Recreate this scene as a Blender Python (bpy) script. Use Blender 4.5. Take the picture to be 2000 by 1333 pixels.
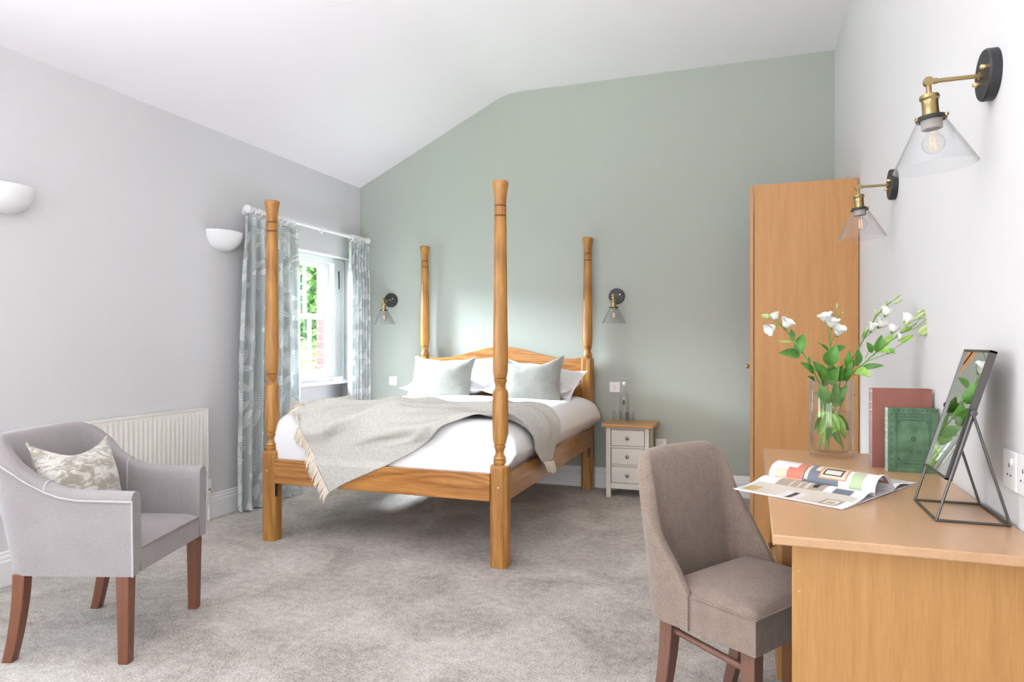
import bpy, bmesh, math, random
from mathutils import Vector, Matrix, noise as mnoise
from math import sin, cos, pi, radians, sqrt, atan2, hypot
random.seed(7)
for o in list(bpy.data.objects): bpy.data.objects.remove(o)
SC = bpy.context.scene
COL = SC.collection

# ------------------------------------------------------------------ camera, light, exposure
CAM_A = math.atan(467/1315)
cd = bpy.data.cameras.new('camera'); cam = bpy.data.objects.new('camera', cd); COL.objects.link(cam)
cd.sensor_width = 36.0; cd.lens = 36.0*1315/2000; cd.shift_y = 4.5/2000; cd.clip_start = 0.05
cam.location = (0, 0, 1.2); cam.rotation_euler = (radians(90), 0, CAM_A)
SC.camera = cam

w = bpy.data.worlds.new('sky'); SC.world = w; w.use_nodes = True
wn = w.node_tree.nodes; wl = w.node_tree.links
bg = wn['Background']
tc = wn.new('ShaderNodeTexCoord'); sx = wn.new('ShaderNodeSeparateXYZ'); rp = wn.new('ShaderNodeValToRGB')
wl.new(tc.outputs['Generated'], sx.inputs[0]); wl.new(sx.outputs['Z'], rp.inputs[0]); wl.new(rp.outputs[0], bg.inputs[0])
rp.color_ramp.elements[0].position = 0.0; rp.color_ramp.elements[0].color = (0.93, 0.96, 1, 1)
rp.color_ramp.elements[1].position = 0.7; rp.color_ramp.elements[1].color = (0.62, 0.78, 1, 1)
bg.inputs[1].default_value = 4.2

def area(name, loc, rot, sx_, sy_, power, col):
    l = bpy.data.lights.new(name, 'AREA'); l.shape = 'RECTANGLE'; l.size = sx_; l.size_y = sy_
    l.energy = power; l.color = col
    o = bpy.data.objects.new(name, l); COL.objects.link(o); o.location = loc; o.rotation_euler = rot
    return o
COOL = (0.86, 0.92, 1.0)
# daylight at two left-hand windows (rotation turns -Z to +X); rear window and doors are added fill
area('daylight_near_window', (-3.80, 1.30, 1.45), (0, radians(-90), 0), 1.15, 1.0, 33, COOL)
area('fill_rear_window', (-3.80, -0.9, 1.45), (0, radians(-90), 0), 1.15, 1.1, 12, COOL)
fw = area('daylight_far_window', (-7.5, 4.1, 3.6), (0, 0, 0), 3.0, 2.6, 7600, (.80, .90, 1.0))
fw.rotation_euler = (Vector((-7.5, 4.1, 3.6))-Vector((-3.6, 4.85, 1.45))).to_track_quat('Z', 'Y').to_euler()
area('fill_rear_doors', (-1.5, -2.75, 1.25), (radians(90), 0, 0), 3.4, 2.1, 40, (1.0, 0.975, 0.95))
# added fill lamp behind the camera, aimed up to brighten the ceiling
fl_ = area('ceiling_fill', (-1.3, -0.4, 1.9), (radians(145), 0, 0), 1.0, 1.0, 84, (1.0, 0.985, 0.98)); fl_.data.spread = radians(105)
SC.view_settings.view_transform = 'Standard'; SC.view_settings.look = 'None'
SC.view_settings.gamma = 1; SC.view_settings.use_curve_mapping = False
SC.view_settings.exposure = 0.12

# ------------------------------------------------------------------ materials
def N(nt, t, **k):
    n = nt.nodes.new(t)
    for a, v in k.items(): setattr(n, a, v)
    return n
def mat(name, col, rough=0.6, metal=0.0, spec=0.5, trans=0.0, ior=1.45, sheen=0.0, emit=None, bump=None, var=None, subs=0.0):
    m = bpy.data.materials.new(name); m.use_nodes = True; nt = m.node_tree; b = nt.nodes['Principled BSDF']
    b.inputs['Base Color'].default_value = (*col, 1); b.inputs['Roughness'].default_value = rough
    b.inputs['Metallic'].default_value = metal; b.inputs['Specular IOR Level'].default_value = spec
    b.inputs['Transmission Weight'].default_value = trans; b.inputs['IOR'].default_value = ior
    if sheen: b.inputs['Sheen Weight'].default_value = sheen; b.inputs['Sheen Roughness'].default_value = .5
    if emit: b.inputs['Emission Color'].default_value = (*emit[0], 1); b.inputs['Emission Strength'].default_value = emit[1]
    tcn = N(nt, 'ShaderNodeTexCoord')
    if var:      # (scale, amount) gentle procedural colour variation
        nz = N(nt, 'ShaderNodeTexNoise'); nz.inputs['Scale'].default_value = var[0]; nz.inputs['Detail'].default_value = 5
        nt.links.new(tcn.outputs['Object'], nz.inputs['Vector'])
        mx = N(nt, 'ShaderNodeMixRGB'); mx.inputs[1].default_value = (*[c*(1-var[1]) for c in col], 1); mx.inputs[2].default_value = (*[min(1, c*(1+var[1])) for c in col], 1)
        r = N(nt, 'ShaderNodeMapRange'); r.inputs[1].default_value = .3; r.inputs[2].default_value = .7
        nt.links.new(nz.outputs[0], r.inputs[0]); nt.links.new(r.outputs[0], mx.inputs[0]); nt.links.new(mx.outputs[0], b.inputs['Base Color'])
    if bump:     # (scale, strength, distance)
        nz2 = N(nt, 'ShaderNodeTexNoise'); nz2.inputs['Scale'].default_value = bump[0]; nz2.inputs['Detail'].default_value = 4
        nt.links.new(tcn.outputs['Object'], nz2.inputs['Vector'])
        bp = N(nt, 'ShaderNodeBump'); bp.inputs['Strength'].default_value = bump[1]; bp.inputs['Distance'].default_value = bump[2]
        nt.links.new(nz2.outputs[0], bp.inputs['Height']); nt.links.new(bp.outputs[0], b.inputs['Normal'])
    return m

def wood(name, light, dark, axis='Z', rough=0.42, fine=1.0, fig=0.5, ring=9.0, coat=0.0, contrast=1.0):
    """procedural wood, grain running along the given object axis"""
    m = bpy.data.materials.new(name); m.use_nodes = True; nt = m.node_tree; b = nt.nodes['Principled BSDF']; L = nt.links.new
    tcn = N(nt, 'ShaderNodeTexCoord'); mp = N(nt, 'ShaderNodeMapping')
    k = {'X': 0, 'Y': 1, 'Z': 2}[axis]; s = [1, 1, 1]; s[k] = 0.05
    mp.inputs['Scale'].default_value = s; L(tcn.outputs['Object'], mp.inputs[0])
    # fine pores
    n1 = N(nt, 'ShaderNodeTexNoise'); n1.inputs['Scale'].default_value = 230*fine; n1.inputs['Detail'].default_value = 4; n1.inputs['Roughness'].default_value = .65
    L(mp.outputs[0], n1.inputs['Vector'])
    # broad growth figure: rings on a warped coordinate
    mp2 = N(nt, 'ShaderNodeMapping'); s2 = [1, 1, 1]; s2[k] = 0.13; mp2.inputs['Scale'].default_value = s2; mp2.inputs['Location'].default_value = (.13, .21, .07); L(tcn.outputs['Object'], mp2.inputs[0])
    n2 = N(nt, 'ShaderNodeTexNoise'); n2.inputs['Scale'].default_value = 3.2; n2.inputs['Detail'].default_value = 2; L(mp2.outputs[0], n2.inputs['Vector'])
    mm = N(nt, 'ShaderNodeMath', operation='MULTIPLY'); mm.inputs[1].default_value = ring; L(n2.outputs[0], mm.inputs[0])
    fr = N(nt, 'ShaderNodeMath', operation='PINGPONG'); fr.inputs[1].default_value = .5; L(mm.outputs[0], fr.inputs[0])
    n3 = N(nt, 'ShaderNodeTexNoise'); n3.inputs['Scale'].default_value = 38*fine; n3.inputs['Detail'].default_value = 3; L(mp.outputs[0], n3.inputs['Vector'])
    a = N(nt, 'ShaderNodeMath', operation='MULTIPLY_ADD'); a.inputs[1].default_value = fig; L(fr.outputs[0], a.inputs[0]); L(n1.outputs[0], a.inputs[2])
    a2 = N(nt, 'ShaderNodeMath', operation='MULTIPLY_ADD'); a2.inputs[1].default_value = .7; L(n3.outputs[0], a2.inputs[0]); L(a.outputs[0], a2.inputs[2])
    r = N(nt, 'ShaderNodeMapRange'); c0 = .85+fig*.25; r.inputs[1].default_value = c0-.42/contrast; r.inputs[2].default_value = c0+.42/contrast; L(a2.outputs[0], r.inputs[0])
    cr = N(nt, 'ShaderNodeValToRGB'); cr.color_ramp.elements[0].color = (*dark, 1); cr.color_ramp.elements[1].color = (*light, 1); L(r.outputs[0], cr.inputs[0])
    L(cr.outputs[0], b.inputs['Base Color']); b.inputs['Roughness'].default_value = rough
    b.inputs['Coat Weight'].default_value = coat; b.inputs['Coat Roughness'].default_value = .2
    bp = N(nt, 'ShaderNodeBump'); bp.inputs['Strength'].default_value = .12; bp.inputs['Distance'].default_value = .001; L(n1.outputs[0], bp.inputs['Height']); L(bp.outputs[0], b.inputs['Normal'])
    return m

def weave(name, c1, c2, scale=420, mott=9, rough=.95, bump=.35, dist=.0008, sheen=.25):
    """wool-like cloth: fine speckle plus soft mottling"""
    m = bpy.data.materials.new(name); m.use_nodes = True; nt = m.node_tree; b = nt.nodes['Principled BSDF']; L = nt.links.new
    tcn = N(nt, 'ShaderNodeTexCoord')
    n1 = N(nt, 'ShaderNodeTexNoise'); n1.inputs['Scale'].default_value = scale; n1.inputs['Detail'].default_value = 3; L(tcn.outputs['Object'], n1.inputs['Vector'])
    n2 = N(nt, 'ShaderNodeTexNoise'); n2.inputs['Scale'].default_value = mott; n2.inputs['Detail'].default_value = 4; L(tcn.outputs['Object'], n2.inputs['Vector'])
    a = N(nt, 'ShaderNodeMath', operation='MULTIPLY_ADD'); a.inputs[1].default_value = .3; L(n2.outputs[0], a.inputs[0]); L(n1.outputs[0], a.inputs[2])
    r = N(nt, 'ShaderNodeMapRange'); r.inputs[1].default_value = .38; r.inputs[2].default_value = .92; L(a.outputs[0], r.inputs[0])
    mx = N(nt, 'ShaderNodeMixRGB'); mx.inputs[1].default_value = (*c1, 1); mx.inputs[2].default_value = (*c2, 1); L(r.outputs[0], mx.inputs[0]); L(mx.outputs[0], b.inputs['Base Color'])
    b.inputs['Roughness'].default_value = rough; b.inputs['Specular IOR Level'].default_value = .15; b.inputs['Sheen Weight'].default_value = sheen
    bp = N(nt, 'ShaderNodeBump'); bp.inputs['Strength'].default_value = bump; bp.inputs['Distance'].default_value = dist; L(n1.outputs[0], bp.inputs['Height']); L(bp.outputs[0], b.inputs['Normal'])
    return m

def thin_glass(name, tint=(1, 1, 1), refl=1.0):
    m = bpy.data.materials.new(name); m.use_nodes = True; nt = m.node_tree; nt.nodes.clear(); L = nt.links.new
    out = N(nt, 'ShaderNodeOutputMaterial'); tr = N(nt, 'ShaderNodeBsdfTransparent'); tr.inputs[0].default_value = (*tint, 1)
    gl = N(nt, 'ShaderNodeBsdfGlossy'); gl.inputs['Roughness'].default_value = .02
    lw = N(nt, 'ShaderNodeLayerWeight'); lw.inputs[0].default_value = .5; pw = N(nt, 'ShaderNodeMath', operation='POWER'); pw.inputs[1].default_value = 3.2; L(lw.outputs['Facing'], pw.inputs[0]); ad = N(nt, 'ShaderNodeMath', operation='MULTIPLY_ADD'); ad.inputs[1].default_value = .8; ad.inputs[2].default_value = .04; L(pw.outputs[0], ad.inputs[0])
    mu = N(nt, 'ShaderNodeMath', operation='MULTIPLY'); mu.inputs[1].default_value = refl; L(ad.outputs[0], mu.inputs[0]); mu.use_clamp = True
    mx = N(nt, 'ShaderNodeMixShader'); L(mu.outputs[0], mx.inputs[0]); L(tr.outputs[0], mx.inputs[1]); L(gl.outputs[0], mx.inputs[2]); L(mx.outputs[0], out.inputs[0])
    return m

M = {}
M['wall_white'] = mat('wall_paint_white', (.662, .657, .667), .9, spec=.2, bump=(60, .05, .001))
M['wall_right'] = mat('wall_paint_warm_white', (.69, .685, .675), .9, spec=.2, bump=(60, .05, .001))
M['wall_green'] = mat('wall_paint_sage_green', (.415, .445, .395), .9, spec=.2, bump=(60, .05, .001))
M['ceiling'] = mat('ceiling_paint', (.89, .865, .895), .95, spec=.1)
M['trim'] = mat('gloss_white_paint', (.84, .84, .84), .35)
M['plastic'] = mat('white_plastic', (.86, .86, .85), .35)
M['rad'] = mat('radiator_cream_enamel', (.80, .775, .73), .35)
M['plaster'] = mat('white_plaster', (.86, .86, .87), .75)
M['brass'] = mat('aged_brass', (.36, .27, .13), .33, metal=1)
M['brassb'] = mat('bright_brass', (.80, .55, .28), .25, metal=1)
M['black'] = mat('blackened_metal', (.045, .045, .048), .45, metal=.6)
M['blackring'] = mat('black_painted_collar', (.02, .02, .02), .4)
M['frame_metal'] = mat('dark_zinc_wire', (.12, .115, .11), .38, metal=.85)
M['nickel'] = mat('dark_nickel', (.30, .27, .25), .25, metal=1)
M['chrome'] = mat('chrome', (.75, .75, .75), .12, metal=1)
M['mirror'] = mat('mirror_silver', (.93, .95, .94), .01, metal=1)
M['porcelain'] = mat('grey_ceramic_holder', (.36, .32, .28), .5)
M['honey'] = wood('honey_pine', (.51, .25, .058), (.25, .095, .014), 'Z', .4, .8, .7, 16, coat=.12, contrast=1.25)
M['honeyX'] = wood('honey_pine_across', (.53, .245, .06), (.24, .08, .012), 'X', .3, .8, .8, 26, coat=.3, contrast=1.2)
M['honeyY'] = wood('honey_pine_along', (.51, .25, .058), (.25, .095, .014), 'Y', .3, .8, .6, 16, coat=.3)
M['groove'] = mat('dark_turned_groove', (.16, .05, .012), .4)
M['veneer'] = wood('oak_veneer_wardrobe', (.57, .295, .11), (.41, .19, .055), 'Z', .5, 1.0, .35, 10, contrast=.85)
M['veneer2'] = wood('oak_veneer_desk_side', (.50, .265, .085), (.34, .16, .04), 'Z', .5, 1.0, .35, 10, contrast=.85)
M['veneerT'] = wood('oak_veneer_desk_top', (.56, .345, .19), (.44, .25, .12), 'Y', .3, 1.0, .45, 10, coat=.2, contrast=.8)
M['oaktop'] = wood('light_oak_top', (.62, .37, .16), (.42, .22, .08), 'X', .45)
M['umber'] = wood('brown_beech_legs', (.225, .115, .08), (.15, .07, .05), 'Z', .38, 1.4, .3, 8)
M['cocoa'] = wood('red_brown_beech_legs', (.215, .08, .042), (.135, .045, .022), 'Z', .38, 1.4, .3, 8)
M['inner'] = wood('dark_veneer_edge', (.30, .13, .05), (.18, .07, .025), 'Z', .5)
M['nspaint'] = mat('stone_white_paint', (.74, .71, .65), .5, var=(30, .02))
M['greywool'] = weave('soft_grey_wool', (.235, .212, .212), (.37, .34, .342), 380, 8)
M['piping'] = weave('grey_piping', (.40, .38, .385), (.52, .50, .51), 300, 8)
M['taupe'] = weave('taupe_tweed', (.17, .125, .10), (.35, .275, .225), 330, 26, bump=.5)
M['sage'] = weave('sage_linen', (.21, .21, .18), (.36, .36, .325), 260, 14, bump=.5)
M['throw'] = weave('pale_grey_wool_throw', (.42, .41, .37), (.68, .665, .61), 190, 60, bump=.8, dist=.002)
M['fringe'] = mat('cream_fringe_yarn', (.80, .71, .60), .9, spec=.1)
M['sheet'] = mat('white_cotton', (.86, .86, .875), .85, spec=.2, bump=(7, .12, .006))
M['pillow'] = mat('white_cotton_pillow', (.86, .86, .88), .85, spec=.2, bump=(9, .25, .008))
M['glass'] = thin_glass('clear_window_glass', (1, 1, 1), .5)
M['shade'] = thin_glass('clear_blown_glass', (.97, .975, .98), .85)
M['bulb'] = thin_glass('bulb_glass', (.98, .97, .95), .7)
M['filament'] = mat('filament', (.9, .55, .35), .5, emit=((1, .5, .25), .35))
M['vase'] = thin_glass('thick_clear_glass', (.995, 1, .998), 1.15)
M['water'] = thin_glass('clear_water', (.985, .995, .99), .3)
M['stem'] = mat('green_stem', (.16, .30, .07), .5, var=(40, .2))
M['leaf'] = mat('deep_green_leaf', (.095, .25, .04), .38, var=(25, .35))
M['leafl'] = mat('light_green_leaf', (.27, .47, .09), .45, var=(25, .25))
M['petal'] = mat('white_petal', (.88, .88, .83), .6, var=(30, .03))
M['bud'] = mat('pale_green_bud', (.42, .52, .22), .55, var=(60, .2))
M['redbook'] = mat('faded_oxblood_cloth', (.27, .105, .08), .75, bump=(500, .3, .0005), var=(12, .12))
M['redspine'] = mat('faded_pink_spine', (.36, .27, .26), .7, var=(20, .15))
M['greenbook'] = mat('worn_green_cloth', (.085, .165, .09), .65, bump=(400, .4, .0005), var=(22, .35))
M['greenspine'] = mat('faded_green_spine', (.33, .42, .35), .7, var=(40, .2))
M['blackprint'] = mat('dark_blocking', (.02, .055, .03), .7)
M['gilt'] = mat('worn_gilt', (.62, .52, .36), .45, metal=.3)
M['pages'] = mat('old_paper_edges', (.62, .55, .43), .9, bump=(300, .3, .0005))
M['paper'] = mat('glossy_paper', (.86, .86, .88), .3)
M['slot'] = mat('dark_slot', (.05, .045, .04), .6)
M['rock'] = mat('rocker_white', (.80, .79, .78), .3)
M['pull'] = mat('black_pulley', (.05, .05, .05), .4, metal=.5)
M['mortar'] = mat('pale_mortar', (.42, .38, .34), .95, bump=(200, .5, .002))
M['grass'] = mat('lawn_green', (.13, .25, .05), .9, var=(3, .4), bump=(60, .6, .02))
M['copper'] = mat('white_pipe', (.78, .77, .75), .35)
def brickmat(i, c): return mat('red_brick_tone_%s' % i, c, .85, bump=(90, .5, .002), var=(20, .18))
BRICK = [brickmat('deep', (.11, .017, .013)), brickmat('rose', (.13, .025, .019)), brickmat('orange', (.14, .028, .017)), brickmat('plum', (.09, .017, .016))]

# carpet: cut pile, speckled, with brushed light and dark drifts
def carpet():
    m = bpy.data.materials.new('greige_carpet'); m.use_nodes = True; nt = m.node_tree; b = nt.nodes['Principled BSDF']; L = nt.links.new
    tcn = N(nt, 'ShaderNodeTexCoord')
    n1 = N(nt, 'ShaderNodeTexNoise'); n1.inputs['Scale'].default_value = 120; n1.inputs['Detail'].default_value = 4; n1.inputs['Roughness'].default_value = .7; L(tcn.outputs['Object'], n1.inputs['Vector'])
    n2 = N(nt, 'ShaderNodeTexNoise'); n2.inputs['Scale'].default_value = 2.6; n2.inputs['Detail'].default_value = 6; n2.inputs['Distortion'].default_value = .8; L(tcn.outputs['Object'], n2.inputs['Vector'])
    n3 = N(nt, 'ShaderNodeTexNoise'); n3.inputs['Scale'].default_value = 26; n3.inputs['Detail'].default_value = 3; L(tcn.outputs['Object'], n3.inputs['Vector'])
    a = N(nt, 'ShaderNodeMath', operation='MULTIPLY_ADD'); a.inputs[1].default_value = .55; L(n2.outputs[0], a.inputs[0]); L(n1.outputs[0], a.inputs[2])
    a3 = N(nt, 'ShaderNodeMath', operation='MULTIPLY_ADD'); a3.inputs[1].default_value = .35; L(n3.outputs[0], a3.inputs[0]); L(a.outputs[0], a3.inputs[2])
    r = N(nt, 'ShaderNodeMapRange'); r.inputs[1].default_value = .74; r.inputs[2].default_value = 1.15; L(a3.outputs[0], r.inputs[0])
    cr = N(nt, 'ShaderNodeValToRGB'); cr.color_ramp.elements[0].color = (.235, .20, .17, 1); cr.color_ramp.elements[1].color = (.70, .655, .60, 1)
    L(r.outputs[0], cr.inputs[0]); L(cr.outputs[0], b.inputs['Base Color']); b.inputs['Roughness'].default_value = 1; b.inputs['Specular IOR Level'].default_value = .05; b.inputs['Sheen Weight'].default_value = .2
    bp = N(nt, 'ShaderNodeBump'); bp.inputs['Strength'].default_value = .9; bp.inputs['Distance'].default_value = .006; L(a3.outputs[0], bp.inputs['Height']); L(bp.outputs[0], b.inputs['Normal'])
    return m
M['carpet'] = carpet()

# printed curtain: fern fronds and broad leaves scattered over a grey-green ground (uv in metres)
def curtain_mat():
    m = bpy.data.materials.new('fern_print_cotton'); m.use_nodes = True; nt = m.node_tree; b = nt.nodes['Principled BSDF']; L = nt.links.new
    def mt(op, a, b_=None, c=None):
        n = N(nt, 'ShaderNodeMath', operation=op)
        for i, v in enumerate((a, b_, c)):
            if v is None: continue
            if isinstance(v, (int, float)): n.inputs[i].default_value = v
            else: L(v, n.inputs[i])
        return n.outputs[0]
    uv = N(nt, 'ShaderNodeUVMap'); uv.uv_map = 'UVMap'
    def layer(scale, off, length, width, ribs, rnd_amp):
        mp = N(nt, 'ShaderNodeMapping'); mp.inputs['Location'].default_value = off; L(uv.outputs[0], mp.inputs[0])
        vo = N(nt, 'ShaderNodeTexVoronoi'); vo.voronoi_dimensions = '2D'; vo.inputs['Scale'].default_value = scale; vo.inputs['Randomness'].default_value = .55; L(mp.outputs[0], vo.inputs['Vector'])
        sub = N(nt, 'ShaderNodeVectorMath', operation='SUBTRACT'); L(mp.outputs[0], sub.inputs[0]); L(vo.outputs['Position'], sub.inputs[1])
        # position is in scaled space in some versions: both are handled by using the texture's own scaled output
        s = N(nt, 'ShaderNodeSeparateXYZ'); L(sub.outputs[0], s.inputs[0])
        cs = N(nt, 'ShaderNodeSeparateXYZ'); L(vo.outputs['Color'], cs.inputs[0])
        ang = mt('MULTIPLY_ADD', mt('SUBTRACT', cs.outputs[0], .5), rnd_amp, .35)
        ca = mt('COSINE', ang); sa = mt('SINE', ang)
        x = mt('SUBTRACT', mt('MULTIPLY', s.outputs[0], ca), mt('MULTIPLY', s.outputs[1], sa))
        y = mt('ADD', mt('MULTIPLY', s.outputs[0], sa), mt('MULTIPLY', s.outputs[1], ca))
        x = mt('ADD', x, mt('MULTIPLY', mt('MULTIPLY', y, y), 1.6))        # curved spine
        ax = mt('ABSOLUTE', x)
        t = mt('DIVIDE', mt('ADD', y, length*.5), length)                       # 0..1 along the leaf
        env = mt('MULTIPLY', mt('MULTIPLY', t, mt('SUBTRACT', 1.0, t)), 4*width)
        inside = mt('MULTIPLY', mt('LESS_THAN', ax, env), mt('GREATER_THAN', env, 0.0))
        if ribs:
            st = mt('SINE', mt('MULTIPLY', mt('SUBTRACT', y, mt('MULTIPLY', mt('POWER', ax, .75), .42)), ribs))
            rb = mt('GREATER_THAN', st, mt('MULTIPLY_ADD', mt('DIVIDE', ax, mt('MAXIMUM', env, .001)), 1.35, -.5))
            inside = mt('MULTIPLY', inside, rb)
        else:
            inside = mt('MULTIPLY', inside, mt('GREATER_THAN', ax, .0012))
        return inside
    A = layer(4.4, (0, 0, 0), .29, .062, 6.2832/.021, 2.4)
    B = layer(5.4, (3.1, 1.7, 0), .13, .022, 0, 5.5)
    C = layer(6.0, (7.3, 4.1, 0), .12, .020, 0, 6.0)
    mk = mt('MAXIMUM', A, mt('MAXIMUM', B, C))
    mk2 = mt('MULTIPLY', mk, .85)
    mx = N(nt, 'ShaderNodeMixRGB'); mx.inputs[1].default_value = (.44, .475, .47, 1); mx.inputs[2].default_value = (.74, .76, .75, 1); L(mk2, mx.inputs[0])
    L(mx.outputs[0], b.inputs['Base Color']); b.inputs['Roughness'].default_value = .9; b.inputs['Specular IOR Level'].default_value = .15
    # a little daylight passes through the cloth
    tl = N(nt, 'ShaderNodeBsdfTranslucent'); L(mx.outputs[0], tl.inputs[0]); ms = N(nt, 'ShaderNodeMixShader'); ms.inputs[0].default_value = .12
    out = nt.nodes['Material Output']; L(b.outputs[0], ms.inputs[1]); L(tl.outputs[0], ms.inputs[2]); L(ms.outputs[0], out.inputs[0])
    return m
M['curtain'] = curtain_mat()

def velvet_cushion():
    m = mat('mottled_velvet', (.6, .58, .52), .6); nt = m.node_tree; b = nt.nodes['Principled BSDF']; L = nt.links.new
    tcn = N(nt, 'ShaderNodeTexCoord'); mp = N(nt, 'ShaderNodeMapping'); mp.inputs['Scale'].default_value = (1, 1, 1.9); L(tcn.outputs['Object'], mp.inputs[0])
    n = N(nt, 'ShaderNodeTexNoise'); n.inputs['Scale'].default_value = 13; n.inputs['Detail'].default_value = 9; n.inputs['Roughness'].default_value = .75; n.inputs['Distortion'].default_value = .6; L(mp.outputs[0], n.inputs['Vector'])
    cr = N(nt, 'ShaderNodeValToRGB'); e = cr.color_ramp.elements; e[0].position = .46; e[0].color = (.33, .30, .245, 1); e[1].position = .56; e[1].color = (.68, .665, .61, 1)
    L(n.outputs[0], cr.inputs[0]); L(cr.outputs[0], b.inputs['Base Color']); b.inputs['Sheen Weight'].default_value = .4
    return m
M['velvet'] = velvet_cushion()

def leafy(name, c, tr=.4):
    m = mat(name, c, .55, var=(3, .3)); nt = m.node_tree; b = nt.nodes['Principled BSDF']
    tl = N(nt, 'ShaderNodeBsdfTranslucent'); tl.inputs[0].default_value = (*[min(1, v*1.5) for v in c], 1); ms = N(nt, 'ShaderNodeMixShader'); ms.inputs[0].default_value = tr
    nt.links.new(b.outputs[0], ms.inputs[1]); nt.links.new(tl.outputs[0], ms.inputs[2]); nt.links.new(ms.outputs[0], nt.nodes['Material Output'].inputs[0])
    return m
M['fol_a'] = leafy('garden_leaf_mid', (.17, .33, .10)); M['fol_b'] = leafy('garden_leaf_pale', (.36, .50, .20)); M['fol_c'] = leafy('garden_leaf_dark', (.07, .17, .07)); M['fol_y'] = leafy('garden_flower_orange', (.85, .52, .14)); M['fol_yl'] = leafy('garden_leaf_yellow', (.55, .55, .18))
M['bark'] = mat('bark', (.12, .08, .05), .9)

# ------------------------------------------------------------------ mesh helpers
class MB:
    """collects geometry; build() links it as one mesh object"""
    def __init__(s): s.v = []; s.f = []; s.m = []; s.uv = None
    def add(s, vs, fs, mi=0):
        o = len(s.v); s.v += [tuple(p) for p in vs]; s.f += [tuple(i+o for i in f) for f in fs]; s.m += [mi]*len(fs); return s
    def box(s, x0, x1, y0, y1, z0, z1, mi=0):
        return s.add([(x0, y0, z0), (x1, y0, z0), (x1, y1, z0), (x0, y1, z0), (x0, y0, z1), (x1, y0, z1), (x1, y1, z1), (x0, y1, z1)],
                     [(3, 2, 1, 0), (4, 5, 6, 7), (0, 1, 5, 4), (1, 2, 6, 5), (2, 3, 7, 6), (3, 0, 4, 7)], mi)
    def lathe(s, prof, seg=24, mi=0, c=(0, 0, 0), mtx=None, cap=True, sq=None):
        """prof: (r, z). sq: list of exponents (None = round) not used"""
        vs = []; n = len(prof)
        for r, z in prof:
            for k in range(seg):
                a = 2*pi*k/seg; vs.append(Vector((r*cos(a)+0, r*sin(a), z)))
        fs = []
        for i in range(n-1):
            for k in range(seg):
                k2 = (k+1) % seg; fs.append((i*seg+k, i*seg+k2, (i+1)*seg+k2, (i+1)*seg+k))
        if cap:
            if prof[0][0] > 1e-6: fs.append(tuple(reversed(range(seg))))
            if prof[-1][0] > 1e-6: fs.append(tuple((n-1)*seg+k for k in range(seg)))
        if mtx is not None: vs = [mtx @ v for v in vs]
        vs = [v+Vector(c) for v in vs]
        return s.add(vs, fs, mi)
    def tube(s, pts, r, seg=10, mi=0, cap=True):
        pts = [Vector(p) for p in pts]; n = len(pts); rs = r if isinstance(r, (list, tuple)) else [r]*n
        vs = []; up = None
        for i, p in enumerate(pts):
            d = (pts[min(i+1, n-1)]-pts[max(i-1, 0)]).normalized()
            if up is None: up = Vector((0, 0, 1)) if abs(d.z) < .9 else Vector((1, 0, 0))
            a = d.cross(up).normalized(); b = a.cross(d).normalized(); up = b
            for k in range(seg): t = 2*pi*k/seg; vs.append(p+a*(rs[i]*cos(t))+b*(rs[i]*sin(t)))
        fs = []
        for i in range(n-1):
            for k in range(seg): k2 = (k+1) % seg; fs.append((i*seg+k, (i+1)*seg+k, (i+1)*seg+k2, i*seg+k2))
        if cap: fs.append(tuple(range(seg))); fs.append(tuple((n-1)*seg+k for k in reversed(range(seg))))
        return s.add(vs, fs, mi)
    def grid(s, P, mi=0, closeu=False, closev=False, flip=False):
        nu = len(P); nv = len(P[0]); vs = [p for row in P for p in row]; fs = []
        for i in range(nu if closeu else nu-1):
            for j in range(nv if closev else nv-1):
                a = i*nv+j; b = ((i+1) % nu)*nv+j; c = ((i+1) % nu)*nv+(j+1) % nv; d = i*nv+(j+1) % nv
                fs.append((a, d, c, b) if flip else (a, b, c, d))
        return s.add(vs, fs, mi)
    def prism(s, poly, h0, h1, axis='Z', mi=0):
        """poly in the plane across axis; extruded from h0 to h1"""
        def P(a, b, h): return {'Z': (a, b, h), 'Y': (a, h, b), 'X': (h, a, b)}[axis]
        n = len(poly); vs = [P(a, b, h0) for a, b in poly]+[P(a, b, h1) for a, b in poly]
        fs = [tuple(range(n)), tuple(reversed(range(n, 2*n)))]+[(i, n+i, n+(i+1) % n, (i+1) % n) for i in range(n)]
        return s.add(vs, fs, mi)
    def build(s, name, mats, parent=None, smooth=35, bevel=0, sub=0, solid=0, bseg=2, recalc=True):
        me = bpy.data.meshes.new(name); me.from_pydata(s.v, [], s.f)
        if not isinstance(mats, (list, tuple)): mats = [mats]
        for mm in mats: me.materials.append(mm)
        me.polygons.foreach_set('material_index', s.m)
        if recalc:
            bm = bmesh.new(); bm.from_mesh(me); bmesh.ops.recalc_face_normals(bm, faces=bm.faces); bm.to_mesh(me); bm.free()
        me.update()
        if smooth: 
            me.polygons.foreach_set('use_smooth', [True]*len(me.polygons)); me.set_sharp_from_angle(angle=radians(smooth))
        o = bpy.data.objects.new(name, me); COL.objects.link(o)
        if parent is not None: o.parent = parent
        if solid: md = o.modifiers.new('s', 'SOLIDIFY'); md.thickness = solid; md.offset = 0
        if bevel: md = o.modifiers.new('b', 'BEVEL'); md.width = bevel; md.segments = bseg; md.limit_method = 'ANGLE'; md.angle_limit = radians(40)
        if sub: md = o.modifiers.new('u', 'SUBSURF'); md.levels = sub; md.render_levels = sub
        return o
def tag(o, label=None, cat=None, group=None, kind=None):
    if label: o['label'] = label
    if cat: o['category'] = cat
    if group: o['group'] = group
    if kind: o['kind'] = kind
    return o
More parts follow.
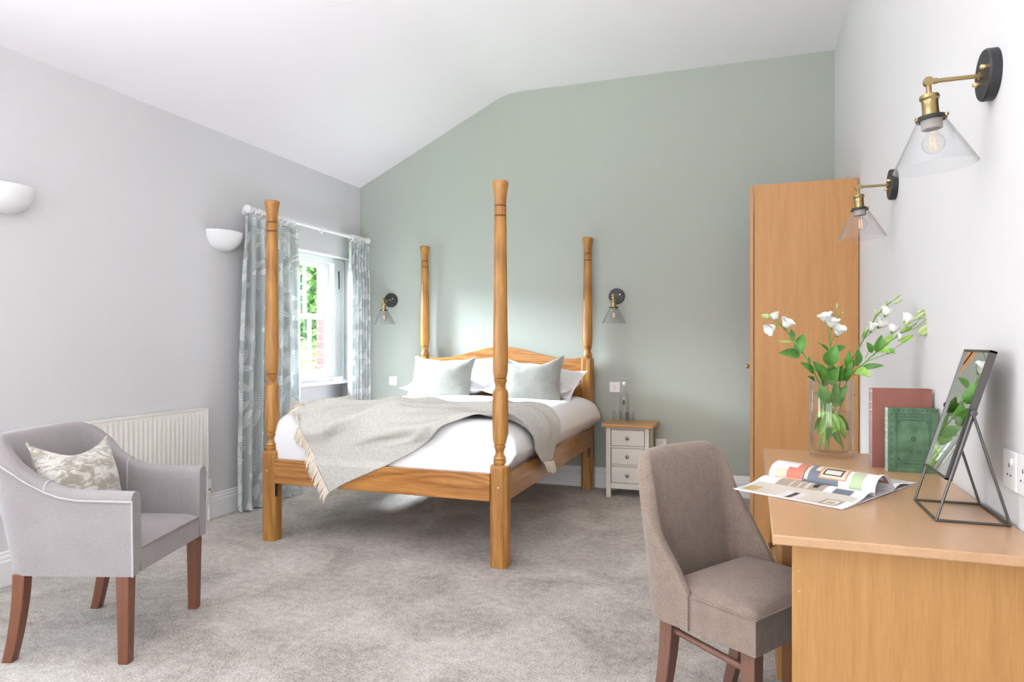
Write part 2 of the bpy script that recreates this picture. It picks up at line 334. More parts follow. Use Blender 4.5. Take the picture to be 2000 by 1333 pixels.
def thing(name, label, cat, loc=(0, 0, 0), rz=0, group=None, rx=0, ry=0):
    o = bpy.data.objects.new(name, None); COL.objects.link(o); o.empty_display_size = .1
    o.location = loc; o.rotation_euler = (rx, ry, rz); return tag(o, label, cat, group)
def copy_tree(o, parent=None):
    c = o.copy(); COL.objects.link(c); c.parent = parent
    for ch in list(o.children): copy_tree(ch, c)
    return c
def lerp(a, b, t): return a+(b-a)*t
def curve(pts, t):
    """piecewise-linear/cosine interpolation over (key, value...) rows"""
    if t <= pts[0][0]: return pts[0][1]
    for (a, va), (b, vb) in zip(pts, pts[1:]):
        if t <= b: k = (t-a)/(b-a); return lerp(va, vb, k)
    return pts[-1][1]
def scurve(pts, t):
    if t <= pts[0][0]: return pts[0][1]
    for (a, va), (b, vb) in zip(pts, pts[1:]):
        if t <= b: k = (t-a)/(b-a); k = k*k*(3-2*k); return lerp(va, vb, k)
    return pts[-1][1]
def catmull(P, n):
    P = [Vector(p) for p in P]; Q = [P[0]*2-P[1]]+P+[P[-1]*2-P[-2]]; out = []
    for i in range(1, len(Q)-2):
        for k in range(n):
            t = k/n; a, b, c, d = Q[i-1], Q[i], Q[i+1], Q[i+2]
            out.append(.5*((2*b)+(c-a)*t+(2*a-5*b+4*c-d)*t*t+(3*b-a-3*c+d)*t**3))
    out.append(P[-1]); return out

# ================================================================== SETTING
XL, XR, YB, YF = -3.49, .587, 5.53, -2.6
ZE, ZC, XC = 2.672, 3.388, -2.02
# floor
fl = MB().box(XL-.25, XR+.1, YF-.1, YB+.1, -.08, 0).build('floor', M['carpet'], smooth=0); tag(fl, kind='structure')
# ceiling: sloping plane, softly bent into a flat plane
prof = [(XL-.02, ZE-.01), (XC-.14, ZC-.072), (XC-.06, ZC-.034), (XC+.02, ZC-.01), (XC+.12, ZC), (XR+.1, ZC)]
up = [(x, z+.12) for x, z in reversed(prof)]
ce = MB().prism(prof+up, YF-.1, YB+.1, 'Y').build('ceiling', M['ceiling'], smooth=30); tag(ce, kind='structure')
# sage-green gable wall
gp = [(XL-.1, -.08)]+[(XR+.1, -.08), (XR+.1, ZC+.03)]+[(x, z+.03) for x, z in reversed(prof[:-1])]+[(XL-.1, ZE)]
wb = MB().prism([(x, z) for x, z in gp], YB, YB+.1, 'Y').build('wall_back', M['wall_green'], smooth=0); tag(wb, kind='structure')
wr = MB().box(XR, XR+.1, YF-.1, YB, 0, ZC+.03).build('wall_right', M['wall_right'], smooth=0); tag(wr, kind='structure')
# wall behind the photographer; its wide opening is added for the fill lamp
f = MB(); f.box(XL, -3.2, YF-.1, YF, 0, 3.5); f.box(.2, XR, YF-.1, YF, 0, 3.5); f.box(-3.2, .2, YF-.1, YF, 2.3, 3.5); f.box(-3.2, .2, YF-.1, YF, 0, .15)
wf = f.build('wall_front', M['wall_white'], smooth=0); tag(wf, kind='structure')
# left wall with window openings
NY0, NY1, NZ = 4.24, 5.425, 1.976      # alcove of the far window (goes to the floor)
f = MB(); T = XL-.24
f.box(T, XL, YF-.1, -1.45, 0, ZE+.03); f.box(T, XL, -.35, .8, 0, ZE+.03); f.box(T, XL, 1.8, NY0, 0, ZE+.03); f.box(T, XL, NY1, YB+.05, 0, ZE+.03)
for a, b in ((-1.45, -.35), (.8, 1.8)): f.box(T, XL, a, b, 0, .87); f.box(T, XL, a, b, 2.02, ZE+.03)
f.box(T, XL, NY0, NY1, NZ, ZE+.03); f.box(T, XL-.13, NY0, NY1, 0, .835)
wl_ = f.build('wall_left', M['wall_white'], smooth=0); tag(wl_, kind='structure')
# skirting boards
def skirt(name, p0, p1, nrm):
    prf = [(0, 0), (.018, 0), (.018, .118), (.013, .126), (.013, .140), (.008, .150), (.008, .160), (.003, .168), (0, .168)]
    d = Vector((p1[0]-p0[0], p1[1]-p0[1], 0)); P = []
    for p in (p0, p1): P.append([Vector((p[0]+nrm[0]*a, p[1]+nrm[1]*a, b)) for a, b in prf])
    m = MB(); m.grid(P, closev=True); k = len(prf); m.f += [tuple(range(k)), tuple(range(k, 2*k))]; m.m += [0, 0]
    o = m.build(name, M['trim'], smooth=0); return tag(o, kind='structure')
skirt('baseboard_left', (XL, YF), (XL, NY0), (1, 0))
skirt('baseboard_back', (XL, YB), (XR, YB), (0, -1))
skirt('baseboard_right', (XR, YF), (XR, YB), (-1, 0))

# ---- far window: box sash with three lights per sash
win = bpy.data.objects.new('window_1', None); COL.objects.link(win); tag(win, kind='structure'); win.location = (XL, 4.8, .84)
def L1(x, y, z): return (x-XL, y-4.8, z-.84)
def wbox(m, x0, x1, y0, y1, z0, z1, mi=0): m.box(x0-XL, x1-XL, y0-4.8, y1-4.8, z0-.84, z1-.84, mi)
m = MB()
for a, b in ((4.25, 4.37), (5.25, 5.42)): wbox(m, -3.70, -3.60, a, b, .89, NZ)
wbox(m, -3.70, -3.60, 4.37, 5.25, 1.925, NZ); wbox(m, -3.70, -3.60, 4.37, 5.25, .86, .893)
wbox(m, -3.60, -3.588, 5.25, 5.265, .9, 1.93); wbox(m, -3.60, -3.588, 5.40, 5.415, .86, 1.97)
m.build('window_frame', M['trim'], win, bevel=.003)
m = MB(); wbox(m, -3.72, -3.478, NY0+.002, NY1-.002, .836, .862); m.build('window_sill', M['trim'], win, bevel=.005)
def sash(name, x, z0, z1, top, bot):
    m = MB(); y0, y1 = 4.37, 5.25
    wbox(m, x-.02, x+.02, y0, y0+.06, z0, z1); wbox(m, x-.02, x+.02, y1-.065, y1, z0, z1)
    wbox(m, x-.02, x+.02, y0+.06, y1-.065, z1-top, z1); wbox(m, x-.02, x+.02, y0+.06, y1-.065, z0, z0+bot)
    o = m.build(name, M['trim'], win, bevel=.004)
    for yb in (4.678, 4.928):
        g = MB(); wbox(g, x-.014, x+.016, yb-.012, yb+.012, z0+bot, z1-top); g.build('glazing_bar', M['trim'], o, bevel=.004)
    ys = [4.43, 4.666, 4.69, 4.916, 4.94, 5.185]
    for k in range(3):
        g = MB(); wbox(g, x-.003, x+.001, ys[2*k], ys[2*k+1], z0+bot, z1-top); g.build('pane', M['glass'], o, smooth=0)
    return o
us = sash('upper_sash', -3.67, 1.415, 1.925, .045, .045); ls = sash('lower_sash', -3.62, .893, 1.462, .045, .075)
m = MB(); m.lathe([(0, 0), (.016, 0), (.016, .008), (.008, .014), (0, .016)], 12, c=L1(-3.61, 4.80, 1.462)); m.tube([L1(-3.61, 4.80, 1.472), L1(-3.615, 4.84, 1.475)], .005); m.build('sash_fastener', M['brass'], ls)
m = MB(); wbox(m, -3.60, -3.592, 5.315, 5.34, 1.66, 1.87); m.build('pulley_plate', M['trim'], win, bevel=.002)
m = MB(); wbox(m, -3.594, -3.588, 5.32, 5.335, 1.80, 1.865); m.tube([L1(-3.588, 5.328, 1.81), L1(-3.588, 5.328, 1.70)], .005, 6); m.build('pulley', M['pull'], win)
m = MB(); m.tube([L1(-3.588, 5.31, 1.70), L1(-3.588, 5.31, .95)], .0025, 6); m.build('sash_cord', M['rad'], win)
# plain windows out of view: the near one, and a rear one added for fill
for i, (a, b) in enumerate(((-1.45, -.35), (.8, 1.8))):
    m = MB(); m.box(-3.62, -3.57, a, a+.06, .87, 2.02); m.box(-3.62, -3.57, b-.06, b, .87, 2.02); m.box(-3.62, -3.57, a, b, 1.96, 2.02); m.box(-3.62, -3.57, a, b, .87, .94); m.box(-3.62, -3.57, a, b, 1.41, 1.46)
    o = m.build('window_%d' % (i+2), M['trim'], smooth=0); tag(o, kind='structure')
m = MB(); 
for x in (-3.2, -2.07, -.93, .12): m.box(x, x+.08, YF-.06, YF-.02, .15, 2.3)
o = m.build('added_door_1', M['trim'], smooth=0); tag(o, kind='structure')  # unseen door frames, added to go with the rear fill lamp

# brick outside the far window: the reveal seen through the panes, brick by brick
m = MB(); m.box(-3.885, -3.735, 5.404, 5.60, .55, 2.3); m.box(-3.885, -3.735, 4.05, 4.236, .55, 2.3); mo = m.build('mortar', M['mortar'], wl_, smooth=0)
for side in (0, 1):
    me = MB().box(-.054, .054, -.1, .1, -.0325, .0325); 
    base = [me.build('brick', mm, wl_, bevel=.003, bseg=1) for mm in BRICK]
    k = 0
    for i in range(23):
        z = .58+i*.075
        src = base[random.randrange(4)]
        o = src if (k < 4 and src.location.length == 0) else src.copy()
        if o is not src: COL.objects.link(o); o.parent = wl_
        jx = random.uniform(-.002, .002)
        if side == 0: o.location = (-3.833, 5.501+jx, z)
        else: o.location = (-3.833, 4.139+jx, z)
    for b_ in base:
        if b_.location.length == 0: bpy.data.objects.remove(b_)

# garden beyond
gd = MB(); gd.box(-16, -3.95, 2, 20, -.6, -.5); o = gd.build('lawn', M['grass'], smooth=0); tag(o, kind='structure')
def shrub(name, label, cat, c, rx, ry, rz, n, mats, wts, leafsize, group=None):
    t = thing(name, label, cat, (c[0], c[1], -.5), group='shrubs outside the window'); m = MB(); rnd = random.Random(int(c[0]*100+c[1]*31))
    for i in range(n):
        while True:
            p = Vector((rnd.uniform(-1, 1), rnd.uniform(-1, 1), rnd.uniform(-1, 1)))
            if .35 < p.length < 1: break
        q = Vector((p.x*rx, p.y*ry, c[2]+.5+p.z*rz)) + mnoise.noise_vector(p*3)*.12
        if q.z < .02: q.z = .02+rnd.random()*.1
        s = leafsize*rnd.uniform(.6, 1.3); a = Vector((rnd.uniform(-1, 1), rnd.uniform(-1, 1), rnd.uniform(-.6, .6))).normalized(); b = a.cross(Vector((rnd.uniform(-1, 1), rnd.uniform(-1, 1), rnd.uniform(-1, 1)))).normalized()
        m.add([q-a*s, q-b*s*.45, q+a*s, q+b*s*.45], [(0, 1, 2, 3)], rnd.choices(range(len(mats)), wts)[0])
    fo = m.build('foliage', mats, t, smooth=0, recalc=False); tag(fo, kind='stuff')
    s = MB(); 
    for k in range(4): s.tube([(rnd.uniform(-.1, .1), rnd.uniform(-.1, .1), 0), (rnd.uniform(-.3, .3)*rx, rnd.uniform(-.3, .3)*ry, c[2]+.5)], [.05, .02], 6)
    s.build('stem', M['bark'], t)
FA, FB, FC, FY, FL = M['fol_a'], M['fol_b'], M['fol_c'], M['fol_y'], M['fol_yl']
shrub('tall_shrub', 'tall bright green shrub seen through the middle panes of the window', 'shrub', (-8.2, 10.75, 1.3), .95, .74, 2.1, 7500, [FA, FB, FC], (4, 4, 2), .075)
shrub('tall_shrub', 'yellow-green shrub seen beside the left curtain through the window', 'shrub', (-8.6, 9.15, 1.7), .9, .78, 2.4, 6500, [FA, FB, FL], (2, 4, 4), .075)
shrub('tall_shrub', 'dark green shrub against the brick reveal outside the window', 'shrub', (-8.3, 12.55, 1.2), 1.0, .95, 2.3, 6000, [FA, FB, FC], (4, 2, 4), .075)
shrub('flowering_bush', 'low bush with yellow orange flowers outside behind the lower panes', 'bush', (-6.35, 8.6, .42), .6, .8, .80, 4200, [FA, FB, FY, FL], (4, 3, 2, 3), .05)
shrub('tall_shrub', 'large garden tree closing the view outside beyond the other shrubs', 'shrub', (-11.5, 13.8, 2.0), 2.2, 3.2, 3.2, 9000, [FA, FB, FC], (4, 4, 2), .13)

# ================================================================== CURTAINS
PX, PZ = -3.385, 2.158
rail = thing('curtain_pole', 'white wooden curtain pole with ball finials above the window', 'curtain pole', (PX, 4.72, PZ))
m = MB(); m.tube([(0, -.78, 0), (0, .72, 0)], .0165, 16); m.build('rod', M['trim'], rail)
def ring_mb(r=.027, t=.0045):
    P = []
    for i in range(20):
        a = 2*pi*i/20; P.append([Vector(((r+t*cos(b))*cos(a), t*sin(b)*1.3, (r+t*cos(b))*sin(a)-.008)) for b in [2*pi*k/8 for k in range(8)]])
    m = MB(); m.grid(P, closeu=True, closev=True); m.tube([(0, 0, -.037), (0, 0, -.052)], .003, 6); return m
r0 = ring_mb().build('ring', M['trim'], rail); first = True
for y in (3.955, 4.015, 4.09, 4.16, 4.25, 4.32, 4.40, 4.765, 5.215, 5.255, 5.295, 5.335, 5.375, 5.41):
    o = r0 if first else r0.copy()
    if not first: COL.objects.link(o); o.parent = rail
    first = False; o.location = (0, y-4.72, 0); o.rotation_euler = (random.uniform(-.1, .1), 0, random.uniform(-.25, .25))
for sgn, y in ((-1, -.78), (1, .72)):
    m = MB(); pr = [(.0165, 0), (.022, .004), (.022, .01), (.014, .016), (.016, .022), (.028, .032), (.033, .046), (.031, .06), (.02, .072), (0, .077)]
    m.lathe(pr, 20, mtx=Matrix.Rotation(radians(-90*sgn), 4, 'X')); o = m.build('finial', M['trim'], rail); o.location = (0, y, 0)
for y in (3.985, 5.43):
    m = MB(); m.tube([(0, 0, 0), (-.10, 0, -.0)], .009, 10); m.lathe([(0, 0), (.028, 0), (.024, .008), (0, .01)], 16, mtx=Matrix.Rotation(radians(90), 4, 'Y'), c=(-.1049, 0, 0)); o = m.build('bracket', M['trim'], rail); o.location = (0, y-4.72, 0)

def drape(label, y0, y1, yb0, yb1, nf, seed, amp0, amp1, zb=.012):
    t = thing('curtain', label, 'curtain', (PX+.0, (y0+y1)/2, 0), group='fern print curtains'); yc = (y0+y1)/2; rnd = random.Random(seed)
    nu, nv = nf*14, 46; top = PZ-.05; ph = rnd.uniform(0, 6); fr = [rnd.uniform(-.4, .4) for _ in range(nf+2)]
    V = []; U = []
    for j in range(nv+1):
        v = j/nv; z = lerp(top, zb, v); row = []; urow = []; s = 0; last = None
        w_ = 1-math.exp(-v*7)
        for i in range(nu+1):
            u = i/nu; k = int(u*nf); a = 2*pi*u*nf
            pinch = math.exp(-((v-.075)/.05)**2)
            amp = lerp(amp0, amp1, w_)*(1+.35*fr[min(k, nf)])*(1-.45*pinch)
            y = lerp(y0, y1, u)*(1-w_*v**.6)+lerp(yb0, yb1, u)*(w_*v**.6)
            y += .3*(y1-y0)/nf*sin(2*a+fr[k]*3)*.35
            x = amp*(cos(a+.7*sin(2*v+fr[k]*2)*w_)+.25*cos(2.0*a+1+3*v)*(1-w_))
            x += .006*mnoise.noise(Vector((u*9, v*7, seed)))
            if z < .06 : x += (.06-z)*.25
            p = Vector((x, y-yc, z)); 
            if last is not None: s += (p-last).length
            last = p; row.append(p); urow.append((s, 2.2-z))
        V.append(row); U.append(urow)
    m = MB(); m.grid(V); o = m.build('fabric', M['curtain'], t, smooth=80, recalc=True)
    uvl = o.data.uv_layers.new(name='UVMap'); flat = [q for r in U for q in r]
    for lp in o.data.loops: uvl.data[lp.index].uv = flat[lp.vertex_index]
    return t
drape('left curtain with white fern print, beside the plaster wall light', 3.86, 4.425, 3.80, 4.46, 6, 3, .030, .036)
drape('right curtain with white fern print, next to the green wall', 5.19, 5.475, 5.19, 5.49, 6, 9, .026, .034)

# ================================================================== WALL LIGHTS (plaster uplighters)
def uplighter(label, y):
    t = thing('wall_uplighter', label, 'wall light', (XL, y, 1.98), group='plaster wall lights')
    m = MB(); P = []; a_, d_, h_ = .152, .118, .135
    for i in range(13):
        ph = i/12*pi/2; row = []
        for k in range(25):
            th = -pi/2+pi*k/24
            row.append(Vector((d_*cos(ph)*cos(th), a_*cos(ph)**.8*sin(th), -h_*sin(ph))))
        P.append(row)
    m.grid(P); Q = [[Vector((p.x*.9, p.y*.93, p.z*.9+.0)) for p in r] for r in P]; m.grid(Q, flip=True); m.grid([P[0], Q[0]])
    m.build('bowl', M['plaster'], t, smooth=50, recalc=False)
    m = MB(); m.box(.001, .02, -.04, .04, -.06, -.02); m.lathe([(.018, 0), (.018, .03)], 12, c=(.05, 0, -.07)); m.build('lamp_holder', M['plastic'], t)
uplighter('white plaster half-bowl wall light beside the left curtain', 3.765)
uplighter('white plaster half-bowl wall light cut by the left edge of the photo', 2.29)

# ================================================================== GLASS CONE WALL LAMPS
def cone_lamp():
    t = thing('wall_lamp', 'x', 'wall lamp', group='glass cone wall lamps')      # local: wall plane x=0, lamp reaches towards -x
    R = Matrix.Rotation(radians(-90), 4, 'Y')
    m = MB(); m.lathe([(0, 0), (.065, 0), (.065, .022), (.062, .026), (0, .027)], 48, mtx=R); m.build('back_plate', M['black'], t)
    for dy, dz in ((-.030, .012), (.030, -.012)):
        m = MB(); m.lathe([(0, 0), (.0065, 0), (.0065, .010), (.005, .013), (0, .013)], 14, mtx=R, c=(-.026, dy, dz)); m.build('plate_screw', M['brassb'], t)
    m = MB(); m.lathe([(.010, 0), (.010, .008), (.0055, .010), (.0055, .1), (.0075, .101), (.0075, .112), (.004, .114)], 16, mtx=R, c=(-.026, 0, 0)); m.build('arm', M['brass'], t)
    s = thing('head', None, None); s.parent = t; s.location = (-.147, 0, 0); s.rotation_euler = (0, radians(-4), 0)
    m = MB(); P = []
    m.lathe([(0, -.007), (.012, -.007), (.012, .007), (0, .007)], 20, mtx=Matrix.Rotation(radians(90), 4, 'X'))
    m.tube([(0, .007, 0), (0, .016, 0)], .003, 8); m.tube([(0, .016, -.008), (0, .016, .014)], .0022, 6)
    m.lathe([(.0075, -.034), (.0065, -.028), (.0065, -.010)], 14)
    m.lathe([(0, -.036), (.0215, -.036), (.0235, -.040), (.0235, -.046), (.0205, -.049), (.0195, -.052), (.0195, -.082), (.021, -.086), (.021, -.094), (0, -.094)], 28)
    m.build('socket', M['brass'], s)
    m = MB(); P = [[Vector((r*cos(a), r*sin(a), z)) for r, z in ((.036, -.094), (.036, -.104), (.0305, -.104), (.0305, -.094))] for a in [2*pi*k/36 for k in range(36)]]
    m.grid(P, closeu=True, closev=True); m.build('collar', M['blackring'], s)
    for k in range(3):
        a = radians(200+120*k); m = MB(); m.tube([(.034*cos(a), .034*sin(a), -.099), (.042*cos(a), .042*sin(a), -.099)], .0045, 10); m.build('collar_screw', M['brassb'], s)
    m = MB(); m.lathe([(0, -.094), (.026, -.094), (.0245, -.126), (.020, -.1265), (.019, -.120), (0, -.118)], 28); m.build('bulb_holder', M['porcelain'], s)
    m = MB(); m.lathe([(.0325, -.100), (.098, -.226), (.0982, -.2275), (.0962, -.2275), (.0305, -.101)], 56, cap=False); m.build('glass_shade', M['shade'], s, smooth=60)
    m = MB(); pr = [(.012, -.120), (.013, -.132)]+[(.0275*sin(pi*k/10), -.165+.0275*cos(pi*k/10)) for k in range(2, 11)]; m.lathe(pr, 28, cap=False); b = m.build('bulb', M['bulb'], s)
    return t
def lamp_fix(t):
    """lift the head's pieces to the second level (thing > part)"""
    h = [c for c in t.children if c.type == 'EMPTY'][0]
    mt_ = Matrix.Translation(h.location) @ h.rotation_euler.to_matrix().to_4x4()
    for c in list(h.children): c.parent = t; c.matrix_local = mt_
    bulb = [c for c in t.children if c.name.startswith('bulb') and 'holder' not in c.name][0]
    m = MB()
    for k in range(4):
        a = pi/2*k+.4; m.tube([(.006*cos(a), .006*sin(a), -.142), (.008*cos(a), .008*sin(a), -.182)], .0016, 6)
    f_ = m.build('filament', M['filament'], bulb)
    bpy.data.objects.remove(h)
lampA = cone_lamp(); lamp_fix(lampA)
lampA.location = (XR, 2.04, 1.89); lampA['label'] = 'nearest glass cone wall lamp, on the white wall above the mirror'
for loc, rz, lb in (((XR, 3.285, 1.885), 0, 'glass cone wall lamp on the white wall overlapping the wardrobe'),
                    ((-1.044, YB, 1.588), radians(90), 'glass cone wall lamp on the green wall above the bedside cabinet'),
                    ((-3.152, YB, 1.600), radians(90), 'glass cone wall lamp on the green wall beside the right curtain')):
    o = copy_tree(lampA); o.location = loc; o.rotation_euler = (0, 0, rz); o['label'] = lb

# ================================================================== BED
BX0, BX1, BYF, BYR = -2.765, -1.272, 3.395, 5.445     # post centres
bed = thing('four_poster_bed', 'honey-coloured wooden four-poster bed with turned posts and arched headboard', 'bed', (-2.02, 4.42, 0))
def bl(x, y, z=0): return (x+2.02, y-4.42, z)
def post(x, y, zsq):
    """square chamfered foot, then turned column"""
    m = MB(); h = .0475; c_ = .018
    octo = [(h-c_, -h), (h, -h+c_), (h, h-c_), (h-c_, h), (-h+c_, h), (-h, h-c_), (-h, -h+c_), (-h+c_, -h)]
    m.prism(octo, 0, zsq-.012); 
    P = [[Vector((a*k, b*k, z)) for a, b in octo] for k, z in ((1, zsq-.012), (.93, zsq), (.84, zsq+.004))]
    m.grid(P, closev=True)
    if zsq < .8:
        pr = [(.034, zsq), (.0375, zsq+.012), (.0385, zsq+.025), (.033, zsq+.030), (.0385, zsq+.035), (.036, zsq+.046), (.028, zsq+.058), (.0265, zsq+.072), (.030, zsq+.088), (.0345, zsq+.097), (.0365, zsq+.105), (.0305, zsq+.111), (.0345, zsq+.115),
              (.036, zsq+.118), (.0405, zsq+.135), (.0425, zsq+.16), (.0435, zsq+.27), (.0425, zsq+.38), (.041, zsq+.395), (.031, zsq+.410), (.0285, zsq+.425), (.031, zsq+.442), (.0355, zsq+.450), (.0365, zsq+.461), (.0295, zsq+.466), (.0350, zsq+.471), (.040, zsq+.505)]
        zz = zsq+.505
    else:
        pr = [(.034, zsq), (.0385, zsq+.017), (.033, zsq+.022), (.0385, zsq+.027), (.0365, zsq+.040), (.028, zsq+.055), (.027, zsq+.068), (.031, zsq+.082), (.0365, zsq+.094), (.0295, zsq+.099), (.0350, zsq+.104), (.040, zsq+.135)]
        zz = zsq+.135
    pr += [(.0415, zz+.06), (.0405, zz+.16), (.037, zz+.36), (.034, 1.80), (.0328, 1.880), (.0305, 1.882), (.0305, 1.889), (.0328, 1.891), (.0328, 1.934), (.0302, 1.936), (.0302, 1.944), (.032, 1.948), (.0335, 1.975), (.038, 2.02), (.0425, 2.050), (.0445, 2.056), (.0445, 2.066), (.041, 2.072), (0, 2.072)]
    m.lathe(pr, 28, cap=False)
    # dark rings set in the turned grooves
    for z in (1.8855, 1.940): m.lathe([(.0306, z-.0035), (.0318, z-.002), (.0318, z+.002), (.0306, z+.0035)], 28, mi=1, cap=False)
    gz = [zsq+.030, zsq+.111, zsq+.466] if zsq < .8 else [zsq+.022, zsq+.099]
    for z in gz:
        rr = .0338 if z < zsq+.05 else .0308
        m.lathe([(rr-.002, z-.003), (rr+.0008, z-.0015), (rr+.0008, z+.0015), (rr-.002, z+.003)], 28, mi=1, cap=False)
    o = m.build('post', [M['honey'], M['groove']], bed, smooth=38); o.location = bl(x, y); return o
pfl = post(BX0, BYF, .545); pfr = post(BX1, BYF, .545); prl = post(BX0, BYR, 1.075); prr = post(BX1, BYR, 1.075)
for p, x, s in ((pfl, .0475, 1), (pfr, -.0475, -1)):
    m = MB(); m.lathe([(0, 0), (.006, 0), (.005, .002), (0, .0025)], 12, mtx=Matrix.Rotation(radians(90), 4, 'X'), c=(0 if s > 0 else .006, -.0475, .43)); m.build('bolt_cover', M['chrome'], p)
# rails
m = MB(); m.box(BX0+.045+2.02, BX1-.045+2.02, BYF-.045-4.42, BYF-.013-4.42, .352, .500); m.build('foot_rail', M['honeyX'], bed, bevel=.004)
m = MB(); m.box(BX1+.010+2.02, BX1+.040+2.02, BYF+.04-4.42, BYR-.04-4.42, .352, .500); m.build('side_rail', M['honeyY'], bed, bevel=.004)
m = MB(); m.box(BX0-.040+2.02, BX0-.010+2.02, BYF+.04-4.42, BYR-.04-4.42, .352, .500); m.build('side_rail', M['honeyY'], bed, bevel=.004)
# steel hook plates under the rail ends
def hook(x0, x1, y0, y1):
    m = MB(); m.box(x0+2.02, x1+2.02, y0-4.42, y1-4.42, .272, .353); o = m.build('hook_plate', M['blackring'], bed)
    s = MB()
    for k in range(4):
        if abs(x1-x0) > abs(y1-y0): s.lathe([(.004, 0), (.004, .002)], 8, mtx=Matrix.Rotation(radians(90), 4, 'X'), c=((x0+x1)/2+2.02, y0-4.42, .285+.019*k))
        else: s.lathe([(.004, 0), (.004, .002)], 8, mtx=Matrix.Rotation(radians(90), 4, 'Y'), c=(x1+2.02, (y0+y1)/2-4.42, .285+.019*k))
    s.build('screw', M['nickel'], o)
hook(BX0+.0475, BX0+.051, BYF-.033, BYF-.013); hook(BX1+.012, BX1+.032, BYR-.0505, BYR-.0475)
# headboard: arched top board, stiles, upright boards
def arch(x): 
    u = (x+2.02)/.70; return 1.072+.098*(.5+.5*cos(pi*min(1, abs(u)*1.12)))**1.15+.006*(abs(u) > .93)
xs = [BX0+.046+i*(BX1-BX0-.092)/48 for i in range(49)]
poly = [(x+2.02, arch(x)) for x in xs]+[(BX1-.046+2.02, .955), (BX0+.046+2.02, .955)]
m = MB(); m.prism(poly, BYR-.018-4.42, BYR+.014-4.42, 'Y'); m.build('headboard_top', M['honeyX'], bed, bevel=.004)
m = MB(); m.box(BX0+.046+2.02, BX1-.046+2.02, BYR-.016-4.42, BYR+.012-4.42, .50, .62); m.build('headboard_bottom', M['honeyX'], bed, bevel=.004)
for x in (BX0+.046, BX1-.106): 
    m = MB(); m.box(x+2.02, x+.06+2.02, BYR-.016-4.42, BYR+.012-4.42, .62, .955); m.build('headboard_stile', M['honey'], bed, bevel=.003)
n = 15; w0 = (BX1-BX0-.212)/n
hb0 = None
for k in range(n):
    if hb0 is None: hb0 = MB().box(.002, w0-.002, -.006, .006, .61, .965).build('board', M['honey'], bed, bevel=.002); o = hb0
    else: o = hb0.copy(); COL.objects.link(o); o.parent = bed
    o.location = bl(BX0+.106+k*w0, BYR+.002)
# slats under the mattress
sl0 = None
for k in range(12):
    if sl0 is None: sl0 = MB().box(BX0+.0+2.02, BX1-.0+2.02, 0, .08, .385, .403).build('slat', M['honeyX'], bed); o = sl0
    else: o = sl0.copy(); COL.objects.link(o); o.parent = bed
    o.location = (0, 3.50-4.42+k*.155, 0)
mt0 = MB().box(-2.73, -1.30, 3.43, 5.40, .405, .62).build('mattress', M['sheet'], bevel=.05, bseg=4); tag(mt0, 'deep white mattress lying in the bed frame under the duvet', 'mattress')

# ---- duvet: a white cover rolled over the edges of the mattress
ZT = .772
FY_, FR = 3.485, .10       # foot edge: where the top ends, rounding radius
SX, SR = -1.335, .15       # right side
LX, LR = -2.66, .09
def edge(d, R, tuck=0):
    """unrolled distance past the edge -> (outward, drop)"""
    if d <= 0: return 0.0, 0.0
    a = d/R; am = pi/2+tuck
    if a <= am: return R*sin(a), R*(1-cos(a))
    e = d-R*am; return R*sin(am)+e*cos(am), R*(1-cos(am))+e*sin(am)
def bedpt(s, t):
    ox, dx = edge(s-SX, SR, .22); oxl, dxl = edge(LX-s, LR)
    oy, dy = edge(FY_-t, FR)
    x = min(max(s, LX), SX)+ox-oxl; y = max(t, FY_)-oy
    sag = .012*sin(3.1*(s+2.7))*sin(2*(t-3.4))
    crown = .012*sin(pi*min(1, max(0, (s-LX)/(SX-LX))))
    z = ZT-hypot(hypot(dx, dxl), dy)+ (sag+crown)*(1 if dx+dxl+dy == 0 else max(0, 1-(dx+dxl+dy)/.1))
    bul = .010*max(0, min(1, (dx)/.1)); x += bul*sin(2.2*t)
    # right side billows more towards the pillows
    if ox > 0: x += .035*max(0, min(1, (t-4.2)/1.0))*min(1, ox/SR)
    return Vector((x, y, z))
m = MB(); P = []; NS, NT = 90, 100
s0, s1, t0, t1 = LX-.36, SX+.44, FY_-.40, 5.40
for i in range(NS+1):
    row = []
    for j in range(NT+1):
        s = lerp(s0, s1, i/NS); t = lerp(t0, t1, j/NT); p = bedpt(s, t)
        nn = mnoise.noise(Vector((s*2.3, t*2.3, 1.7)))*.009+mnoise.noise(Vector((s*7, t*3, 4)))*.003
        if p.z > .7: p.z += nn
        else: p.x += nn*.6; p.y += nn*.6
        p.z = max(p.z, .475)
        if p.z < .60: p.x = min(p.x, lerp(-1.27, p.x, max(0, (p.z-.505)/.10))); p.y = max(p.y, lerp(3.388, p.y, max(0, (p.z-.50)/.10)))
        if t > 5.2: p.z -= (t-5.2)*.15
        row.append(p)
    P.append(row)
m.grid(P); du = m.build('duvet', M['sheet'], smooth=180, recalc=False); tag(du, 'smooth white duvet covering the four-poster bed', 'duvet')
md = du.modifiers.new('s', 'SOLIDIFY'); md.thickness = .012; md.offset = -1

